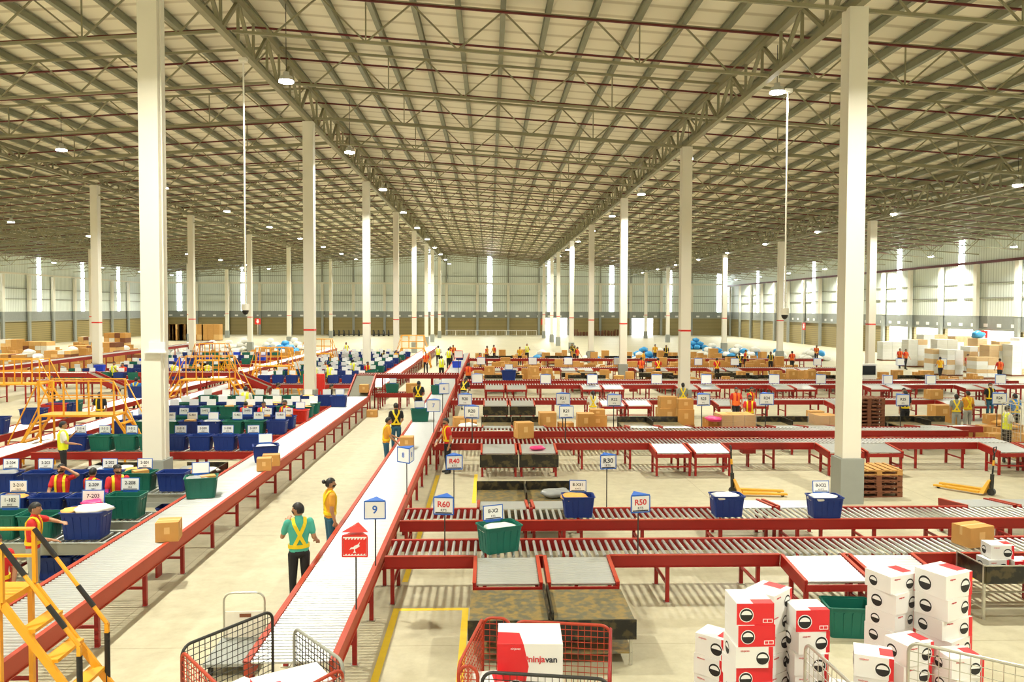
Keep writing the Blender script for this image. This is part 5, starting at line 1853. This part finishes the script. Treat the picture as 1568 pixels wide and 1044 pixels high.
for i, (px, Y) in enumerate(((20, 62), (95, 66), (130, 72), (165, 70), (200, 66), (60, 74), (15, 80), (180, 84), (140, 88))):
    wrapped('tall pallet load of cartons at the far left wall side', atY(px, Y, 1), Y, 2.2, 1.4, R.uniform(1.2, 2.4), R.uniform(-.1, .1), 'pallet loads at the far left', m=['carton', 'carton', 'cartonl', 'woodd', 'bagw', 'tape'], film=False, n=(4, 1, 4))
for px in (258, 272, 288, 300, 325):
    wrapped('long load of orange-brown cartons near the far left shutters', atY(px, 118, 1), 118, 2.6, 1.4, 2.4, 0, 'carton loads near the far left shutters', m='carton', film=False, n=(3, 1, 3))

# cartons strewn along the lines of the middle distance
zones = [  # x0, x1, y0, y1, count, words
    (-1.2, 31, 47.9, 50.3, 70, 'between the double line and the far line'), (-1.4, 26, 50.6, 52.9, 50, 'in front of the far line'), (-1.0, 24, 57.5, 62.6, 90, 'behind the far line'),
    (-1, 24, 67.3, 75, 80, 'on the floor beyond the farthest line'), (-26, -17.5, 68, 76, 40, 'behind the far left totes'), (-40, -29, 43, 62, 90, 'in the heap behind the raised conveyor at the left'),
    (-48, -34, 62, 84, 80, 'in the far heap at the left wall')]
todo = []
for x0, x1, y0, y1, n, wd in zones:
    for i in range(n * 2):
        k = R.choice((0, 1, 2, 3, 5, 6, 7))
        x, y = R.uniform(x0, x1), R.uniform(y0, y1)
        sc = R.uniform(1.0, 1.35)
        lv = R.choice((0, 0, 1, 1, 2)) if 'heap' in wd else R.choice((0, 1, 1))
        rz = R.uniform(-.3, .3)
        rad = max(BOXME[k][0][:2]) * sc * .62
        if any((x - q[0]) ** 2 + (y - q[1]) ** 2 < (rad + q[2]) ** 2 for q in OCC) or any((x - q[1]) ** 2 + (y - q[2]) ** 2 < (rad + q[6]) ** 2 for q in todo):
            continue
        z = 0
        for q in range(lv + 1):
            todo.append((k, x, y, z, rz + R.uniform(-.1, .1), wd, rad, sc))
            z += BOXME[k][0][2] * sc + .003
todo.sort(key=lambda q: q[2])
rest = MB()
for i, (k, x, y, z, rz, wd, _, sc) in enumerate(todo):
    if i < 230:
        carton(k, 'brown carton %s' % wd, x, y, z, rz, 'brown cartons %s' % wd, sc)
    else:
        w, d, h = (u * sc for u in BOXME[k][0])
        T = Matrix.Translation((x, y, z)) @ Matrix.Rotation(rz, 4, 'Z')
        rest.box(-w / 2, -d / 2, 0, w / 2, d / 2, h, 0, T)
        rest.box(-w / 2 - .002, -.03, h * .5, w / 2 + .002, .03, h + .002, 1, T)
tag(rest.build('distant_cartons', ['carton', 'tape']), 'brown cartons strewn over the far floor and heaps, too many to count', 'cartons', None, 'stuff')


# stacks of dark crates and pallets against the far wall
for i in range(8):
    px = 880 + i * 9.4
    t = thing('crate_stack', 'dark brown stack of pallets against the far shutters', 'pallets', (atY(px, 142, 1), 142 + 0, 0), 0, 'dark pallet stacks at the far wall')
    hh = R.uniform(.7, 1.3)
    b = MB()
    for k in range(int(hh / .14)):
        b.box(-.5, -.4, .14 * k, .5, .4, .14 * k + .03).box(-.5, -.4, .14 * k + .03, -.4, .4, .14 * k + .14).box(.4, -.4, .14 * k + .03, .5, .4, .14 * k + .14).box(-.06, -.4, .14 * k + .03, .06, .4, .14 * k + .14)
    b.build('pallet_layers', 'woodd', t)
for i in range(14):
    px = 504 + i * 7.6
    t = thing('parked_cart', 'dark parked cart in the row along the far shutters', 'cart', (atY(px, 138, 1), 138, 0), PI / 2 + R.uniform(-.1, .1), 'dark carts along the far shutters')
    MB().box(-.6, -.4, .2, .6, .4, .3).build('deck', 'dark', t)
    MB().tube([(-.55, 0, .3), (-.6, 0, 1.05), (-.1, 0, 1.0), (.3, 0, .75), (.55, 0, .35)], .07, 6).build('frame', 'dark', t)
    for x in (-.42, .42):
        MB().cyl((x, -.05, .25), (x, .05, .25), .25, 12).build('wheel', 'black', t)
for i in range(9):
    px = 690 + i * 15.5
    t = thing('barrier_rail', 'pale low barrier rail standing before the far shutters', 'barrier', (atY(px, 141, .5), 141, 0), 0, 'low barrier rails at the far wall')
    MB().tube([(-.85, 0, 0), (-.85, 0, .95), (.85, 0, .95), (.85, 0, 0)], .05, 6).build('frame', 'cream', t)
    b = MB()
    for k in range(1, 6):
        b.bar((-.85 + 1.7 * k / 6, 0, .1), (-.85 + 1.7 * k / 6, 0, .95), .03, .03)
    b.build('bars', 'steel', t)
fill_texts()
